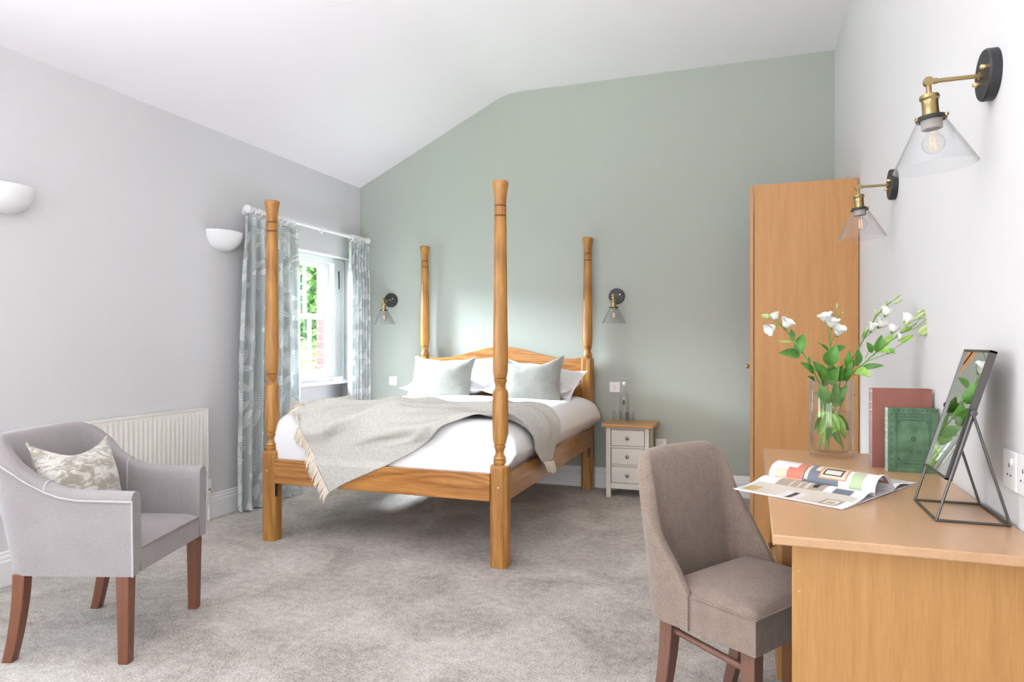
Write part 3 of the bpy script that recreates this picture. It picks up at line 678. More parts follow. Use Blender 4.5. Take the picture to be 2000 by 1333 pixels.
# ---- throw
Bk = [(-2.66, 3.58), (-2.58, 3.80), (-2.36, 3.74), (-2.06, 3.70), (-1.92, 3.95), (-1.57, 4.0), (-1.43, 4.22), (-1.25, 4.16), (-1.12, 4.18), (-.93, 4.15)]
Fr = [(-2.32, 2.985), (-2.20, 3.05), (-2.0, 3.140), (-1.78, 3.250), (-1.60, 3.37), (-1.46, 3.435), (-1.31, 3.475), (-1.20, 3.52), (-1.08, 3.66), (-.965, 3.88)]
def resamp(P, n):
    Q = catmull([(*p, 0) for p in P], 12); L_ = [0]
    for a, b in zip(Q, Q[1:]): L_.append(L_[-1]+(b-a).length)
    out = []; k = 0
    for i in range(n+1):
        d = L_[-1]*i/n
        while k < len(L_)-2 and L_[k+1] < d: k += 1
        f_ = (d-L_[k])/max(1e-9, L_[k+1]-L_[k]); out.append(Q[k].lerp(Q[k+1], f_))
    return out
NU, NV = 220, 90
bk = resamp(Bk, NU); fr_ = resamp(Fr, NU)
def bednormal(s, t):
    e = .004; a = bedpt(s+e, t)-bedpt(s-e, t); b = bedpt(s, t+e)-bedpt(s, t-e); n_ = a.cross(b)
    return n_.normalized() if n_.length > 1e-9 else Vector((0, 0, 1))
def throwpt(u, v):
    i = min(NU-1, int(u*NU)); f_ = u*NU-i; A = bk[i].lerp(bk[i+1], f_); B = fr_[i].lerp(fr_[i+1], f_)
    s = lerp(A.x, B.x, v); t = lerp(A.y, B.y, v)
    p = bedpt(s, t); n_ = bednormal(s, t)
    flat = 1 if p.z > ZT-.05 else max(0, 1-(ZT-.05-p.z)/.12)
    # soft folds running mostly along the length on the top of the bed
    q = Vector((s*1.5+t*.6, t*5.0-s*1.9, .3)); a_ = mnoise.noise(q*.8); b_2 = mnoise.noise(q*1.35+Vector((5, 1, 2))); wr_ = .046*math.exp(-(a_*7)**2)+.026*math.exp(-(b_2*6)**2)+mnoise.noise(q*4)*.0015
    h_ = .016+flat*wr_+ (1-flat)*(.004+.004*mnoise.noise(Vector((s*6, t*3, 2))))
    if v < .08: h_ = lerp(.012, h_, v/.08)
    if p.z > .7: p.z += mnoise.noise(Vector((s*2.3, t*2.3, 1.7)))*.009+mnoise.noise(Vector((s*7, t*3, 4)))*.003+.003
    p = p+n_*h_
    # hang over and in front of the foot rail
    if p.z < .53 and p.y < 3.6: p.y = min(p.y, 3.372-.028*max(0, min(1, (.53-p.z)/.04)))
    if p.z < .54 and p.x > -1.4 and p.y > 3.5: p.x = max(p.x, -1.222)
    return p
th = thing('throw_blanket', 'pale grey fringed wool throw draped across the foot of the bed', 'blanket', (-2.0, 3.7, ZT))
O = Vector((-2.0, 3.7, ZT))
P = [[throwpt(i/NU, j/NV)-O for j in range(NV+1)] for i in range(NU+1)]
m = MB(); m.grid(P); o = m.build('cloth', M['throw'], th, smooth=180, recalc=False)
md = o.modifiers.new('s', 'SOLIDIFY'); md.thickness = .007; md.offset = 1
for u0, sg in ((0, -1), (1, 1)):
    m = MB(); rnd = random.Random(5+sg); nst = 104 if sg < 0 else 56
    for k in range(nst):
        v = (k+.5)/nst; A = throwpt(u0, v); 
        i0 = 0 if u0 == 0 else NU
        sv = lerp(bk[i0].x, fr_[i0].x, v); tv = lerp(bk[i0].y, fr_[i0].y, v)
        inn = throwpt(.02 if u0 == 0 else .98, v); d = (A-inn).normalized(); pts = [A]
        Ln = rnd.uniform(.055, .085); j = Vector((rnd.uniform(-.25, .25), rnd.uniform(-.15, .15), rnd.uniform(-.1, .1)))
        if sg > 0: A = A+bednormal(min(sv, -1.0), tv)*.008; pts = [A]; d = (d+Vector((.5, .25, 0))).normalized()
        dd = (d+j).normalized(); p = A.copy()
        for q in range(4):
            low = A.z < ZT-.06
            dd = (dd+Vector((0, -.05 if (low and sg < 0) else 0, -.34 if low else -.02))).normalized(); p = p+dd*Ln/4
            if p.z > .62: 
                base = bedpt(p.x if sg < 0 else min(p.x, SX), max(p.y, FY_)); 
                if low is False and p.z < base.z+.006: p.z = base.z+.006
            if p.z < .52 and p.y < 3.55: p.y = min(p.y, 3.336)
            if sg > 0 and p.z < .53: p.x = max(p.x, -1.225)
            pts.append(p.copy())
        m.tube([q-O for q in pts], [.0052, .005, .0046, .004, .0022], 5)
    o = m.build('fringe', M['fringe'], th, smooth=60, recalc=False); tag(o, 'cream twisted yarn fringe')

# ---- pillows and cushions
def pillow_mesh(w_, h_, t_, ear=.02, sag=.0, seed=0, sharp=2.2, flange=0):
    n = 26; F = []; B = []
    for i in range(n+1):
        r1 = []; r2 = []
        for j in range(n+1):
            u = -1+2*i/n; v = -1+2*j/n
            k = 1-ear*(1-abs(u)**2*abs(v)**2)*0
            # pinched sides between the corner ears
            x = u*w_/2*(1-ear*3*(1-v*v)*abs(u)**3); y = v*h_/2*(1-ear*3*(1-u*u)*abs(v)**3)
            y -= sag*max(0, v)*(1-u*u)
            uu, vv = min(1, abs(u)*(1+flange)), min(1, abs(v)*(1+flange))
            tt = t_/2*((1-uu**sharp)*(1-vv**sharp))**.55 if uu < 1 and vv < 1 else 0
            wv = mnoise.noise(Vector((u*1.7+seed, v*1.7, seed*3.1)))*.10+mnoise.noise(Vector((u*4+seed, v*4, 7)))*.04
            z = tt*(1+wv)
            off = mnoise.noise(Vector((u*2.2, v*2.2, seed+9)))*.012*(abs(u)**3+abs(v)**3)
            r1.append(Vector((x, z+.0015+off, y))); r2.append(Vector((x, -z-.0015+off, y)))
        F.append(r1); B.append(r2)
    m = MB(); m.grid(F); m.grid(B, flip=True)
    # rim
    rim = lambda G: [G[i][0] for i in range(n+1)]+[G[n][j] for j in range(1, n+1)]+[G[i][n] for i in range(n-1, -1, -1)]+[G[0][j] for j in range(n-1, 0, -1)]
    m.grid([rim(F), rim(B)], closev=True)
    return m, rim(F), rim(B)
def put_pillow(name, label, cat, mt_, loc, rot, w_, h_, t_, ear, sag, seed, group=None, pipe=None, flange=0, sharp=2.2):
    t = thing(name, label, cat, loc, rot[2], group or {'pillow': 'white bed pillows', 'cushion': 'scatter cushions'}[cat]); t.rotation_euler = rot
    m, rf, rb = pillow_mesh(w_, h_, t_, ear, sag, seed, sharp, flange); m.build('cover', mt_, t, smooth=180)
    if pipe:
        pts = [(a+b)/2 for a, b in zip(rf, rb)]; pts.append(pts[0]); q = MB(); q.tube(pts, .0045, 6); q.build('piping', pipe, t)
    return t
# white pillows, two stacks of two
put_pillow('pillow', 'lower white pillow of the left-hand stack, flat on the duvet', 'pillow', M['pillow'], (-2.38, 5.16, .850), (radians(-84), 0, radians(2)), .72, .46, .165, .01, .0, 1, flange=.04)
put_pillow('pillow', 'lower white pillow of the right-hand stack, showing beneath the upper one', 'pillow', M['pillow'], (-1.66, 5.15, .850), (radians(-84), 0, radians(-3)), .72, .46, .165, .01, .0, 2, flange=.04)
put_pillow('pillow', 'upper white pillow leaning on the headboard behind the left sage cushion', 'pillow', M['pillow'], (-2.33, 5.20, .945), (radians(-52), radians(-3), radians(1)), .78, .46, .19, .014, .07, 3, flange=.10, sharp=1.9)
put_pillow('pillow', 'upper white pillow behind the right sage cushion, corner drooping by the post', 'pillow', M['pillow'], (-1.62, 5.18, .915), (radians(-62), radians(7), radians(-3)), .70, .44, .20, .014, .06, 4, flange=.10, sharp=1.9)
put_pillow('cushion', 'sage linen cushion on the left half of the bed', 'cushion', M['sage'], (-2.365, 4.96, .925), (radians(-22), radians(1), radians(4)), .53, .375, .14, .028, .06, 5, pipe=M['sage'])
put_pillow('cushion', 'sage linen cushion on the right half of the bed, behind the tall post', 'cushion', M['sage'], (-1.60, 4.95, .915), (radians(-24), radians(-3), radians(-1)), .50, .385, .14, .028, .06, 6, pipe=M['sage'])

# ================================================================== BEDSIDE CABINET
ns = thing('bedside_cabinet', 'cream painted three-drawer bedside cabinet with oak top', 'bedside cabinet', (-.905, 5.36, 0))
def nb(m, x0, x1, y0, y1, z0, z1, mi=0): return m.box(x0+.905, x1+.905, y0-5.36, y1-5.36, z0, z1, mi)
m = MB(); nb(m, -1.098, -.70, 5.165, 5.508, .548, .575); m.build('top', M['oaktop'], ns, bevel=.006)
m = MB(); nb(m, -1.068, -1.03, 5.20, 5.49, .10, .548); nb(m, -.765, -.735, 5.20, 5.49, .10, .548); nb(m, -1.03, -.765, 5.47, 5.49, .07, .548); nb(m, -1.03, -.765, 5.23, 5.47, .07, .09); m.build('carcass', M['nspaint'], ns, bevel=.002)
for x0, x1 in ((-1.068, -1.030), (-.768, -.735)):
    for y0 in (5.198, 5.45): m = MB(); nb(m, x0, x1, y0, y0+.04, 0, .548); m.build('leg', M['nspaint'], ns, bevel=.003)
for z0, z1 in ((.53, .548), (.388, .402), (.246, .258), (.07, .114)): m = MB(); nb(m, -1.03, -.768, 5.202, 5.222, z0, z1); m.build('front_rail', M['nspaint'], ns, bevel=.002)
for z0, z1 in ((.405, .527), (.261, .385), (.117, .243)):
    d = MB(); nb(d, -1.026, -.772, 5.200, 5.218, z0, z1); dr = d.build('drawer', M['nspaint'], ns, bevel=.003)
    k = MB(); k.lathe([(.006, 0), (.005, .008), (.012, .014), (.014, .02), (.011, .027), (0, .03)], 18, mtx=Matrix.Rotation(radians(90), 4, 'X'), c=(-.899+.905, 5.2-5.36, (z0+z1)/2)); k.build('knob', M['nickel'], dr)
# bottle and tumblers
bt = thing('water_bottle', 'tall clear glass water bottle with white swing stopper on the bedside cabinet', 'bottle', (-.955, 5.38, .575))
m = MB(); m.lathe([(0, .001), (.034, .001), (.037, .006), (.037, .20), (.034, .215), (.018, .232), (.0125, .245), (.0125, .288), (.0145, .290), (.0145, .297), (.0115, .297), (.0095, .245), (.033, .207), (.0345, .196), (.0345, .012), (0, .010)], 28, cap=False); m.build('body', M['shade'], bt)
m = MB(); m.lathe([(.010, .290), (.010, .299), (.016, .302), (.017, .308), (.012, .314), (0, .315)], 20, cap=False); m.build('stopper', M['plastic'], bt)
m = MB(); m.tube([(.0, -.0145, .275), (.0, -.019, .300), (.0, -.012, .317)], .0012, 6); m.tube([(.0, .0145, .275), (.0, .019, .300), (.0, .012, .317)], .0012, 6); m.build('wire_clip', M['chrome'], bt)
m = MB()   # small printed emblem
for k in range(3): m.add([(-.009, -.0376, .165-.014*k), (.009, -.0376, .165-.014*k), (.009, -.0378, .172-.014*k), (-.009, -.0378, .172-.014*k)], [(0, 1, 2, 3)])
m.add([(-.007, -.0379, .137), (-.003, -.0379, .137), (-.003, -.0379, .172), (-.007, -.0379, .172)], [(0, 1, 2, 3)]); m.add([(.003, -.0379, .137), (.007, -.0379, .137), (.007, -.0379, .172), (.003, -.0379, .172)], [(0, 1, 2, 3)])
m.build('printed_emblem', M['slot'], bt, smooth=0)
for x, y, lb in ((-1.010, 5.35, 'clear tumbler standing left of the water bottle'), (-.90, 5.31, 'clear tumbler standing right of the water bottle')):
    m = MB(); m.lathe([(0, .001), (.028, .001), (.031, .006), (.037, .080), (.0375, .084), (.0345, .084), (.0285, .012), (0, .010)], 28, cap=False); o = m.build('tumbler', M['shade'], None); o.location = (x, y, .575); tag(o, lb, 'glass', 'tumblers on the bedside cabinet')

# ================================================================== SWITCHES AND SOCKETS
def plate(name, label, loc, rz, w_, h_, kind):
    t = thing(name, label, 'switch' if kind == 'switch' else 'socket', loc, rz, 'light switches' if kind == 'switch' else 'wall sockets')   # local: wall at y=0, faces -y
    m = MB(); m.box(-w_/2, w_/2, -.008, 0, -h_/2, h_/2); m.build('plate', M['plastic'], t, bevel=.002)
    if kind == 'switch':
        m = MB(); m.add([(-.011, -.0085, -.018), (.011, -.0085, -.018), (.011, -.013, .018), (-.011, -.013, .018), (-.011, -.007, -.018), (.011, -.007, -.018), (.011, -.007, .018), (-.011, -.007, .018)], [(0, 1, 2, 3), (0, 4, 5, 1), (1, 5, 6, 2), (2, 6, 7, 3), (3, 7, 4, 0)]); m.build('rocker', M['rock'], t, bevel=.001)
        for s in (-1, 1):
            m = MB(); m.lathe([(0, 0), (.0028, 0), (.002, .0012), (0, .0014)], 10, mtx=Matrix.Rotation(radians(90), 4, 'X'), c=(s*.032, -.008, 0)); m.build('screw', M['chrome'], t)
    else:
        cx_ = [0] if kind == 'socket' else [-w_/4, w_/4]
        for c in cx_:
            m = MB(); m.box(c-.002, c+.002, -.0088, -.0079, .006, .016); m.box(c-.014, c-.008, -.0088, -.0079, -.014, -.010); m.box(c+.008, c+.014, -.0088, -.0079, -.014, -.010); m.build('slot', M['slot'], t, smooth=0)
            m = MB(); m.box(c+.012, c+.022, -.012, -.008, .014, .030); m.build('rocker', M['rock'], t, bevel=.001)
    return t
plate('light_switch', 'white light switch on the green wall beside the right curtain', (-3.136, YB-.0005, .852), 0, .086, .086, 'switch')
plate('light_switch', 'white light switch on the green wall above the bedside cabinet', (-1.061, YB-.0005, .838), 0, .086, .086, 'switch')
plate('wall_socket', 'white wall socket low on the green wall right of the bedside cabinet', (-.685, YB-.0005, .385), 0, .086, .086, 'socket')
plate('wall_socket', 'white socket by the mirror shadow, farther of the pair above the desk', (XR-.0005, 1.905, .899), radians(-90), .086, .092, 'socket')
plate('wall_socket', 'white double socket above the desk cut by the right edge of the photo', (XR-.0005, 1.783, .899), radians(-90), .146, .092, 'double')

# ================================================================== RADIATOR
rd = thing('radiator', 'cream ribbed panel radiator on the left wall behind the armchair', 'radiator', (XL, 3.0, .14))
Y0, Y1, H = -.60, .568, .628
m = MB(); n = int((Y1-Y0-.05)/.0333); P = []
ys = [Y0]; zs_ = []
row_pts = []
for k in range(n):
    y = Y0+.03+k*.0333
    row_pts += [(y, .064), (y+.006, .070), (y+.020, .070), (y+.026, .064)]
row_pts = [(Y0, .064)]+row_pts+[(Y1, .064)]
for z, f_ in ((0, 0), (.035, 0), (.050, 1), (H-.055, 1), (H-.040, 0), (H-.008, 0)):
    P.append([Vector((.064+(x-.064)*f_, y, z)) for y, x in row_pts])
m.grid(P); m.add([(.052, Y0, 0), (.052, Y1, 0), (.052, Y1, H-.008), (.052, Y0, H-.008)], [(0, 1, 2, 3)])
m.build('ribbed_panel', M['rad'], rd, smooth=30, recalc=False)
m = MB(); m.box(.012, .062, Y0+.01, Y1-.01, .02, H-.02); m.build('back_panel', M['rad'], rd)
m = MB(); m.box(.008, .066, Y0, Y1, H-.012, H); m.box(.008, .0668, Y1-.003, Y1+.001, .0, H); m.box(.008, .0668, Y0-.001, Y0+.003, 0, H); m.build('casing', M['rad'], rd, bevel=.003)
m = MB(); m.tube([(.04, Y1+.002, .045), (.04, Y1+.03, .045)], .009, 10); m.tube([(.04, Y1+.03, .055), (.04, Y1+.03, -.138)], .0075, 10); m.build('pipe', M['copper'], rd)
m = MB(); m.lathe([(.011, .0), (.011, .035), (.015, .037), (.016, .09), (.012, .098), (0, .099)], 18, c=(.04, Y1+.03, .045)); m.build('valve', M['plastic'], rd)
m = MB(); m.lathe([(.0125, 0), (.0125, .012)], 14, c=(.04, Y1+.03, .068)); m.build('valve_nut', M['brass'], rd)
m = MB(); m.box(.002, .012, Y0+.2, Y0+.24, .1, H-.1); m.box(.002, .012, Y1-.24, Y1-.2, .1, H-.1); m.build('wall_bracket', M['rad'], rd)

# ================================================================== UPHOLSTERED SHELLS
def shell(path, hfun, z0, lean, thick, z1, topr=None, steps=8, bot_in=.0):
    """U-shaped upholstered wall. path: list of (x,y,nx,ny,t); hfun(t) top height; lean(t,k) outward shift at relative height k"""
    P = []
    for (x, y, nx, ny, t) in path:
        h = hfun(t); ring = []; th_ = thick(t); rr = th_*.5
        for k in range(steps+1):
            q = k/steps; z = lerp(z0, h-rr, q); l = lean(t, (z-z0)); ring.append(Vector((x+nx*l, y+ny*l, z)))
        l = lean(t, h-z0)
        for k in range(1, 6):
            a = pi*k/6; ring.append(Vector((x+nx*(l-rr+rr*cos(a)), y+ny*(l-rr+rr*cos(a)), h-rr+rr*sin(a))))
        for k in range(steps+1):
            q = k/steps; z = lerp(h-rr, z1, q); l = lean(t, (z-z0))-th_; ring.append(Vector((x+nx*l, y+ny*l, z)))
        ring.append(Vector((x+nx*(-th_*.9), y+ny*(-th_*.9), z0)))
        P.append(ring)
    m = MB(); m.grid(P, closev=True); n_ = len(P[0]); k0 = (len(P)-1)*n_
    m.f += [tuple(range(n_)), tuple(k0+i for i in reversed(range(n_)))]; m.m += [0, 0]
    return m, P
def upath(W, xf, xb, rc, n_side=14, n_arc=10, n_back=10, wf=None):
    """plan path from the right (-y) front end round the back to the left front end, with outward normals"""
    wf = W if wf is None else wf
    pts = []
    for i in range(n_side): q = i/n_side; pts.append((lerp(xf, xb+rc, q), -lerp(wf, W, q), 0, -1))
    for i in range(n_arc): a = pi/2*i/n_arc; pts.append((xb+rc-rc*sin(a), -W+rc-rc*cos(a), -sin(a), -cos(a)))
    for i in range(n_back): q = i/n_back; pts.append((xb, lerp(-W+rc, W-rc, q), -1, 0))
    for i in range(n_arc): a = pi/2*i/n_arc; pts.append((xb+rc-rc*cos(a), W-rc+rc*sin(a), -cos(a), sin(a)))
    for i in range(n_side+1): q = i/n_side; pts.append((lerp(xb+rc, xf, q), lerp(W, wf, q), 0, 1))
    L_ = [0]
    for a, b in zip(pts, pts[1:]): L_.append(L_[-1]+hypot(b[0]-a[0], b[1]-a[1]))
    return [(*p, l/L_[-1]) for p, l in zip(pts, L_)]

# ---- armchair
AC = (-2.51, 2.075); AR = radians(18.5)
ac = thing('armchair', 'grey wool tub armchair with piped edges and red-brown legs', 'armchair', (*AC, 0), AR)
pa = upath(.300, .265, -.265, .105, n_side=22, n_arc=18, n_back=16)
tt = [(0, .648), (.16, .652), (.235, .70), (.33, .80), (.385, .842), (.44, .852), (.56, .852)]
def ah(t): t = min(t, 1-t); return scurve(tt, t) if t > .16 else lerp(.645, .655, t/.16)
tt = [(0, .645), (.13, .650), (.17, .660), (.21, .682), (.25, .722), (.29, .780), (.32, .822), (.345, .845), (.38, .853), (.6, .856)]
def ah(t): t = min(t, 1-t); return curve(tt, t)
def alean(t, z):
    k = z/.52; u = min(t, 1-t); bk_ = max(0, min(1, (u-.22)/.16))
    return lerp(.012*k-.012, .12*k**1.1-.035, bk_)
def ath(t): u = min(t, 1-t); return lerp(.062, .085, max(0, min(1, (u-.2)/.2)))
m, P = shell(pa, ah, .33, alean, ath, .40)
body = m.build('body', M['greywool'], ac, smooth=50)
# piping runs: outer top edge and front corners, plus seams at the arm joints
q = MB()
line = [r[8]+Vector((0, 0, 0)) for r in P]
off = []
for r, (x, y, nx, ny, t) in zip(P, pa): off.append(r[8]+Vector((nx*.002, ny*.002, -.004)))
q.tube(off, .0038, 6)
for idx, sg in ((0, -1), (-1, 1)):
    r = P[idx]; q.tube([r[k]+Vector((.002, sg*.001, 0)) for k in range(0, 9)], .0038, 6)
q.build('piping', M['piping'], ac)
for side in (0, 1):
    q = MB(); ii = min(range(len(pa)), key=lambda i: abs(pa[i][4]-(.215 if side == 0 else .785))); r = P[ii]
    q.tube([r[k]+Vector((0, 0, .0015 if 9 <= k <= 13 else 0))+Vector((0, (.002 if side == 0 else -.002) if k > 12 else 0, 0)) for k in range(8, 22)], .0034, 6); q.build('arm_seam', M['piping'], ac)
# seat
def pad(x0, x1, y0, y1, z0, z1, crown=.012, n=14, taper=0):
    m = MB(); P = []
    for i in range(n+1):
        row = []
        for j in range(n+1):
            u, v = i/n, j/n; e = min(1, min(u, 1-u, v, 1-v)*7); e = sqrt(max(0, 1-(1-e)**2))
            yy = lerp(y0, y1, v); k_ = 1-taper*(1-u)
            row.append(Vector((lerp(x0, x1, u), yy*k_, z1-.022*(1-e)+crown*sin(pi*u)*sin(pi*v))))
        P.append(row)
    m.grid(P); bot = [[Vector((p.x, p.y, z0)) for p in r] for r in P]; m.grid(bot, flip=True)
    rim = lambda G: [G[i][0] for i in range(n+1)]+[G[n][j] for j in range(1, n+1)]+[G[i][n] for i in range(n-1, -1, -1)]+[G[0][j] for j in range(n-1, 0, -1)]
    m.grid([rim(P), rim(bot)], closev=True); return m
m = pad(-.22, .262, -.228, .228, .332, .445, .014); m.build('seat', M['greywool'], ac, smooth=50)
q = MB(); q.tube([(.264, -.226, .424), (.266, 0, .426), (.264, .226, .424)], .0035, 6); q.build('seat_seam', M['greywool'], ac)
def leg(parent, x, y, ztop, w0, w1, dx=0, dy=0, bend=0, m_='cocoa'):
    P = []
    for k in range(7):
        q = k/6; z = lerp(ztop, 0, q); w_ = lerp(w0, w1, q); ox = x+dx*q**(1.8 if bend else 1); oy = y+dy*q
        P.append([Vector((ox-w_, oy-w_, z)), Vector((ox+w_, oy-w_, z)), Vector((ox+w_, oy+w_, z)), Vector((ox-w_, oy+w_, z))])
    m = MB(); m.grid(P, closev=True); m.f += [(0, 1, 2, 3), (27, 26, 25, 24)]; m.m += [0, 0]
    return m.build('leg', M[m_], parent, bevel=.003, smooth=40)
for s in (-1, 1): leg(ac, .225, s*.262, .335, .0245, .0195); leg(ac, -.172, s*.258, .335, .023, .019, dx=-.048, bend=1)
cu = put_pillow('cushion', 'mottled cream velvet cushion on the grey armchair', 'cushion', M['velvet'], (-2.575, 2.00, .625), (radians(0), 0, 0), .40, .38, .15, .035, .05, 11, pipe=M['velvet'])
cu.rotation_euler = (Matrix.Rotation(AR+radians(82), 4, 'Z') @ Matrix.Rotation(radians(-20), 4, 'X') @ Matrix.Rotation(radians(4), 4, 'Y')).to_euler()

# ---- desk chair
DC = (-.024, 2.238); DR = radians(-33)
dc = thing('desk_chair', 'taupe tweed scoop-back chair pushed up to the desk', 'chair', (*DC, 0), DR)
pd = upath(.238, -.028, -.205, .075, n_side=14, n_arc=22, n_back=16)
tt2 = [(0, .458), (.02, .478), (.04, .502), (.07, .535), (.11, .575), (.15, .622), (.185, .672), (.21, .725), (.232, .785), (.25, .822), (.27, .842), (.30, .852), (.40, .857), (.6, .857)]
def dh(t): t = min(t, 1-t); return curve(tt2, t)
def dlean(t, z):
    k = z/.50; u = min(t, 1-t); bk_ = max(0, min(1, u/.30))
    return lerp(.004*k, .072*k**1.1, bk_)
def dth(t): u = min(t, 1-t); return lerp(.026, .050, max(0, min(1, u/.22)))
m, P = shell(pd, dh, .345, dlean, dth, .42)
b_ = m.build('backrest', M['taupe'], dc, smooth=50)
m = pad(-.14, .192, -.230, .230, .345, .466, .026, n=22); o = m.build('seat', M['taupe'], dc, smooth=60)
q = MB(); q.tube([(-.02, -.2325, .449), (.192, -.2315, .447), (.194, -.2305, .447), (.1945, .2305, .447), (-.02, .2325, .449)], .0028, 6); q.build('seat_seam', M['taupe'], dc)
for s in (-1, 1): leg(dc, .158, s*.195, .35, .023, .017, m_='umber'); leg(dc, -.128, s*.195, .36, .024, .018, dx=-.055, bend=1, m_='umber')
for s in (-1, 1):
    q = MB(); q.tube([(-.128, s*.195, .312), (.158, s*.195, .284)], .0105, 12); q.build('stretcher', M['umber'], dc)

# ================================================================== WARDROBE
wd = thing('wardrobe', 'tall light oak veneer wardrobe in the corner against the white wall', 'wardrobe', (.3, 4.83, 0))
def wx(m, x0, x1, y0, y1, z0, z1, mi=0): return m.box(x0-.3, x1-.3, y0-4.83, y1-4.83, z0, z1, mi)
m = MB(); wx(m, .018, .583, 4.31, 4.328, 0, 2.152); m.build('side_panel', M['veneer'], wd, bevel=.0015)
m = MB(); wx(m, .018, .583, 5.30, 5.318, 0, 2.152); m.build('side_panel', M['veneer'], wd, bevel=.0015)
m = MB(); wx(m, .018, .583, 4.328, 5.30, 2.134, 2.152); m.build('top', M['veneer'], wd)
m = MB(); wx(m, .04, .055, 4.328, 5.30, 0, .09); m.build('plinth', M['veneer'], wd)
m = MB(); wx(m, .57, .583, 4.328, 5.30, .09, 2.134); wx(m, .03, .57, 4.328, 5.30, .09, .108); m.build('carcass_back', M['veneer'], wd)
for y0, y1, ky in ((4.312, 4.812, 4.765), (4.816, 5.316, 4.865)):
    m = MB(); wx(m, -.006, .012, y0, y1, .092, 2.148); d = m.build('door', M['veneer'], wd, bevel=.0015)
    k = MB(); k.lathe([(.007, 0), (.006, .007), (.011, .012), (.014, .018), (.012, .024), (0, .026)], 18, mtx=Matrix.Rotation(radians(-90), 4, 'Y'), c=(-.006-.3, ky-4.83, 1.045)); k.build('knob', M['brass'], d)
m = MB()
for z in (1.02, .90): m.lathe([(0, 0), (.004, 0), (.003, .0008), (0, .001)], 10, mtx=Matrix.Rotation(radians(90), 4, 'X'), c=(.56-.3, 4.31-4.83, z))
m.build('screw_cap', M['groove'], wd)

# ================================================================== DESK
DZ = .77
dk = thing('desk', 'light oak veneer desk running along the right-hand white wall', 'desk', (.33, 2.28, 0))
def dx_(m, x0, x1, y0, y1, z0, z1, mi=0): return m.box(x0-.33, x1-.33, y0-2.28, y1-2.28, z0, z1, mi)
m = MB(); dx_(m, .045, .584, 1.62, 2.94, DZ-.022, DZ); m.build('top', M['veneerT'], dk, bevel=.003)
m = MB(); m.prism([(.088-.33, 0), (.584-.33, 0), (.584-.33, DZ-.0225), (.088-.33, DZ-.0225)], 1.650-2.28, 1.672-2.28, 'Y'); pn = m.build('end_panel', M['veneer2'], dk, bevel=.0015)
m = MB()
for z in (.685, .640): m.lathe([(0, 0), (.0035, 0), (.003, .0006), (0, .0008)], 10, mtx=Matrix.Rotation(radians(90), 4, 'X'), c=(.102-.33, 1.650-2.28, z))
m.build('screw_cap', M['oaktop'], pn)
m = MB(); dx_(m, .10, .55, 2.44, 2.458, .0, DZ-.0225); m.build('pedestal_side', M['inner'], dk)
m = MB(); dx_(m, .07, .584, 2.90, 2.918, 0, DZ-.0225); m.build('end_panel', M['veneer2'], dk)
m = MB(); dx_(m, .55, .568, 1.672, 2.90, .35, DZ-.0225); m.build('modesty_panel', M['inner'], dk)
m = MB(); dx_(m, .11, .55, 2.458, 2.90, .04, .055); dx_(m, .11, .55, 2.458, 2.90, .73, .745); m.build('pedestal_shelf', M['veneer2'], dk)
for z0, z1 in ((.55, .735), (.36, .545), (.06, .355)):
    m = MB(); dx_(m, .082, .100, 2.446, 2.896, z0, z1); d = m.build('drawer', M['veneer2'], dk, bevel=.002)
    k = MB(); k.lathe([(.007, 0), (.006, .007), (.011, .012), (.013, .018), (0, .024)], 16, mtx=Matrix.Rotation(radians(-90), 4, 'Y'), c=(.082-.33, 2.67-2.28, (z0+z1)/2)); k.build('knob', M['brass'], d)

# ---- vase with lisianthus
VX, VY = .287, 2.825
VH = .292
va = thing('vase', 'clear glass cylinder vase half filled with water on the desk', 'vase', (VX, VY, DZ))
m = MB(); R_ = .0775
outer = [(0, .0005), (.066, .0005), (.0745, .004), (R_, .012), (R_, VH-.003), (R_-.002, VH), (R_-.004, VH-.002), (R_-.0055, .030), (.060, .020), (0, .018)]
m.lathe(outer, 40, cap=False); m.build('glass', M['vase'], va, smooth=50)
m = MB(); m.lathe([(0, .021), (.058, .023), (R_-.0068, .033), (R_-.0058, .172), (0, .172)], 40, cap=False); m.build('water', M['water'], va, smooth=50)

F_ = 1315.0; CA, SA = cos(CAM_A), sin(CAM_A)
def at(px, py, Y):
    """world point on the upright plane Y seen at photo pixel (px, py)"""
    x = (px-1000)/F_; rx, ry, rz = x*CA-SA, x*SA+CA, -(py-671)/F_; t = Y/ry
    return Vector((rx*t, Y, 1.2+rz*t))
def leaf_mb(base, tip, wid, curl, roll, name='leaf', mtl='leaf', parent=None, O=Vector((0, 0, 0))):
    base = Vector(base); tip = Vector(tip); d = tip-base; L_ = d.length; d.normalize()
    view = Vector((sin(roll), -cos(roll), .35)).normalized(); side = d.cross(view).normalized(); nrm = side.cross(d).normalized()
    P = []; n = 9
    for i in range(n+1):
        t = i/n; wv = wid*.5*(sin(pi*t**.8)**.9)*(1 if t < .98 else .2); c = base+d*(L_*t)+nrm*(curl*sin(pi*t))
        P.append([c+side*wv*k+nrm*(abs(k)*wv*.45) for k in (-1, -.55, 0, .55, 1)])
    P = [[p-O for p in r] for r in P]
    m = MB(); m.grid(P); o = m.build(name, M[mtl], parent, smooth=180, recalc=False); return o
def bud_mb(base, tip, r, parent, O, open_=0, mtl='bud'):
    base = Vector(base); tip = Vector(tip); d = tip-base; L_ = d.length; q = d.to_track_quat('Z', 'Y').to_matrix().to_4x4()
    pr = [(0, 0), (r*.5, L_*.06), (r*.95, L_*.3), (r, L_*.5), (r*.7, L_*.75), (r*.25, L_*.95), (0, L_)]
    m = MB(); m.lathe(pr, 10, mtx=q, c=base-O, cap=False); o = m.build('bud', M[mtl], parent, smooth=60); return o
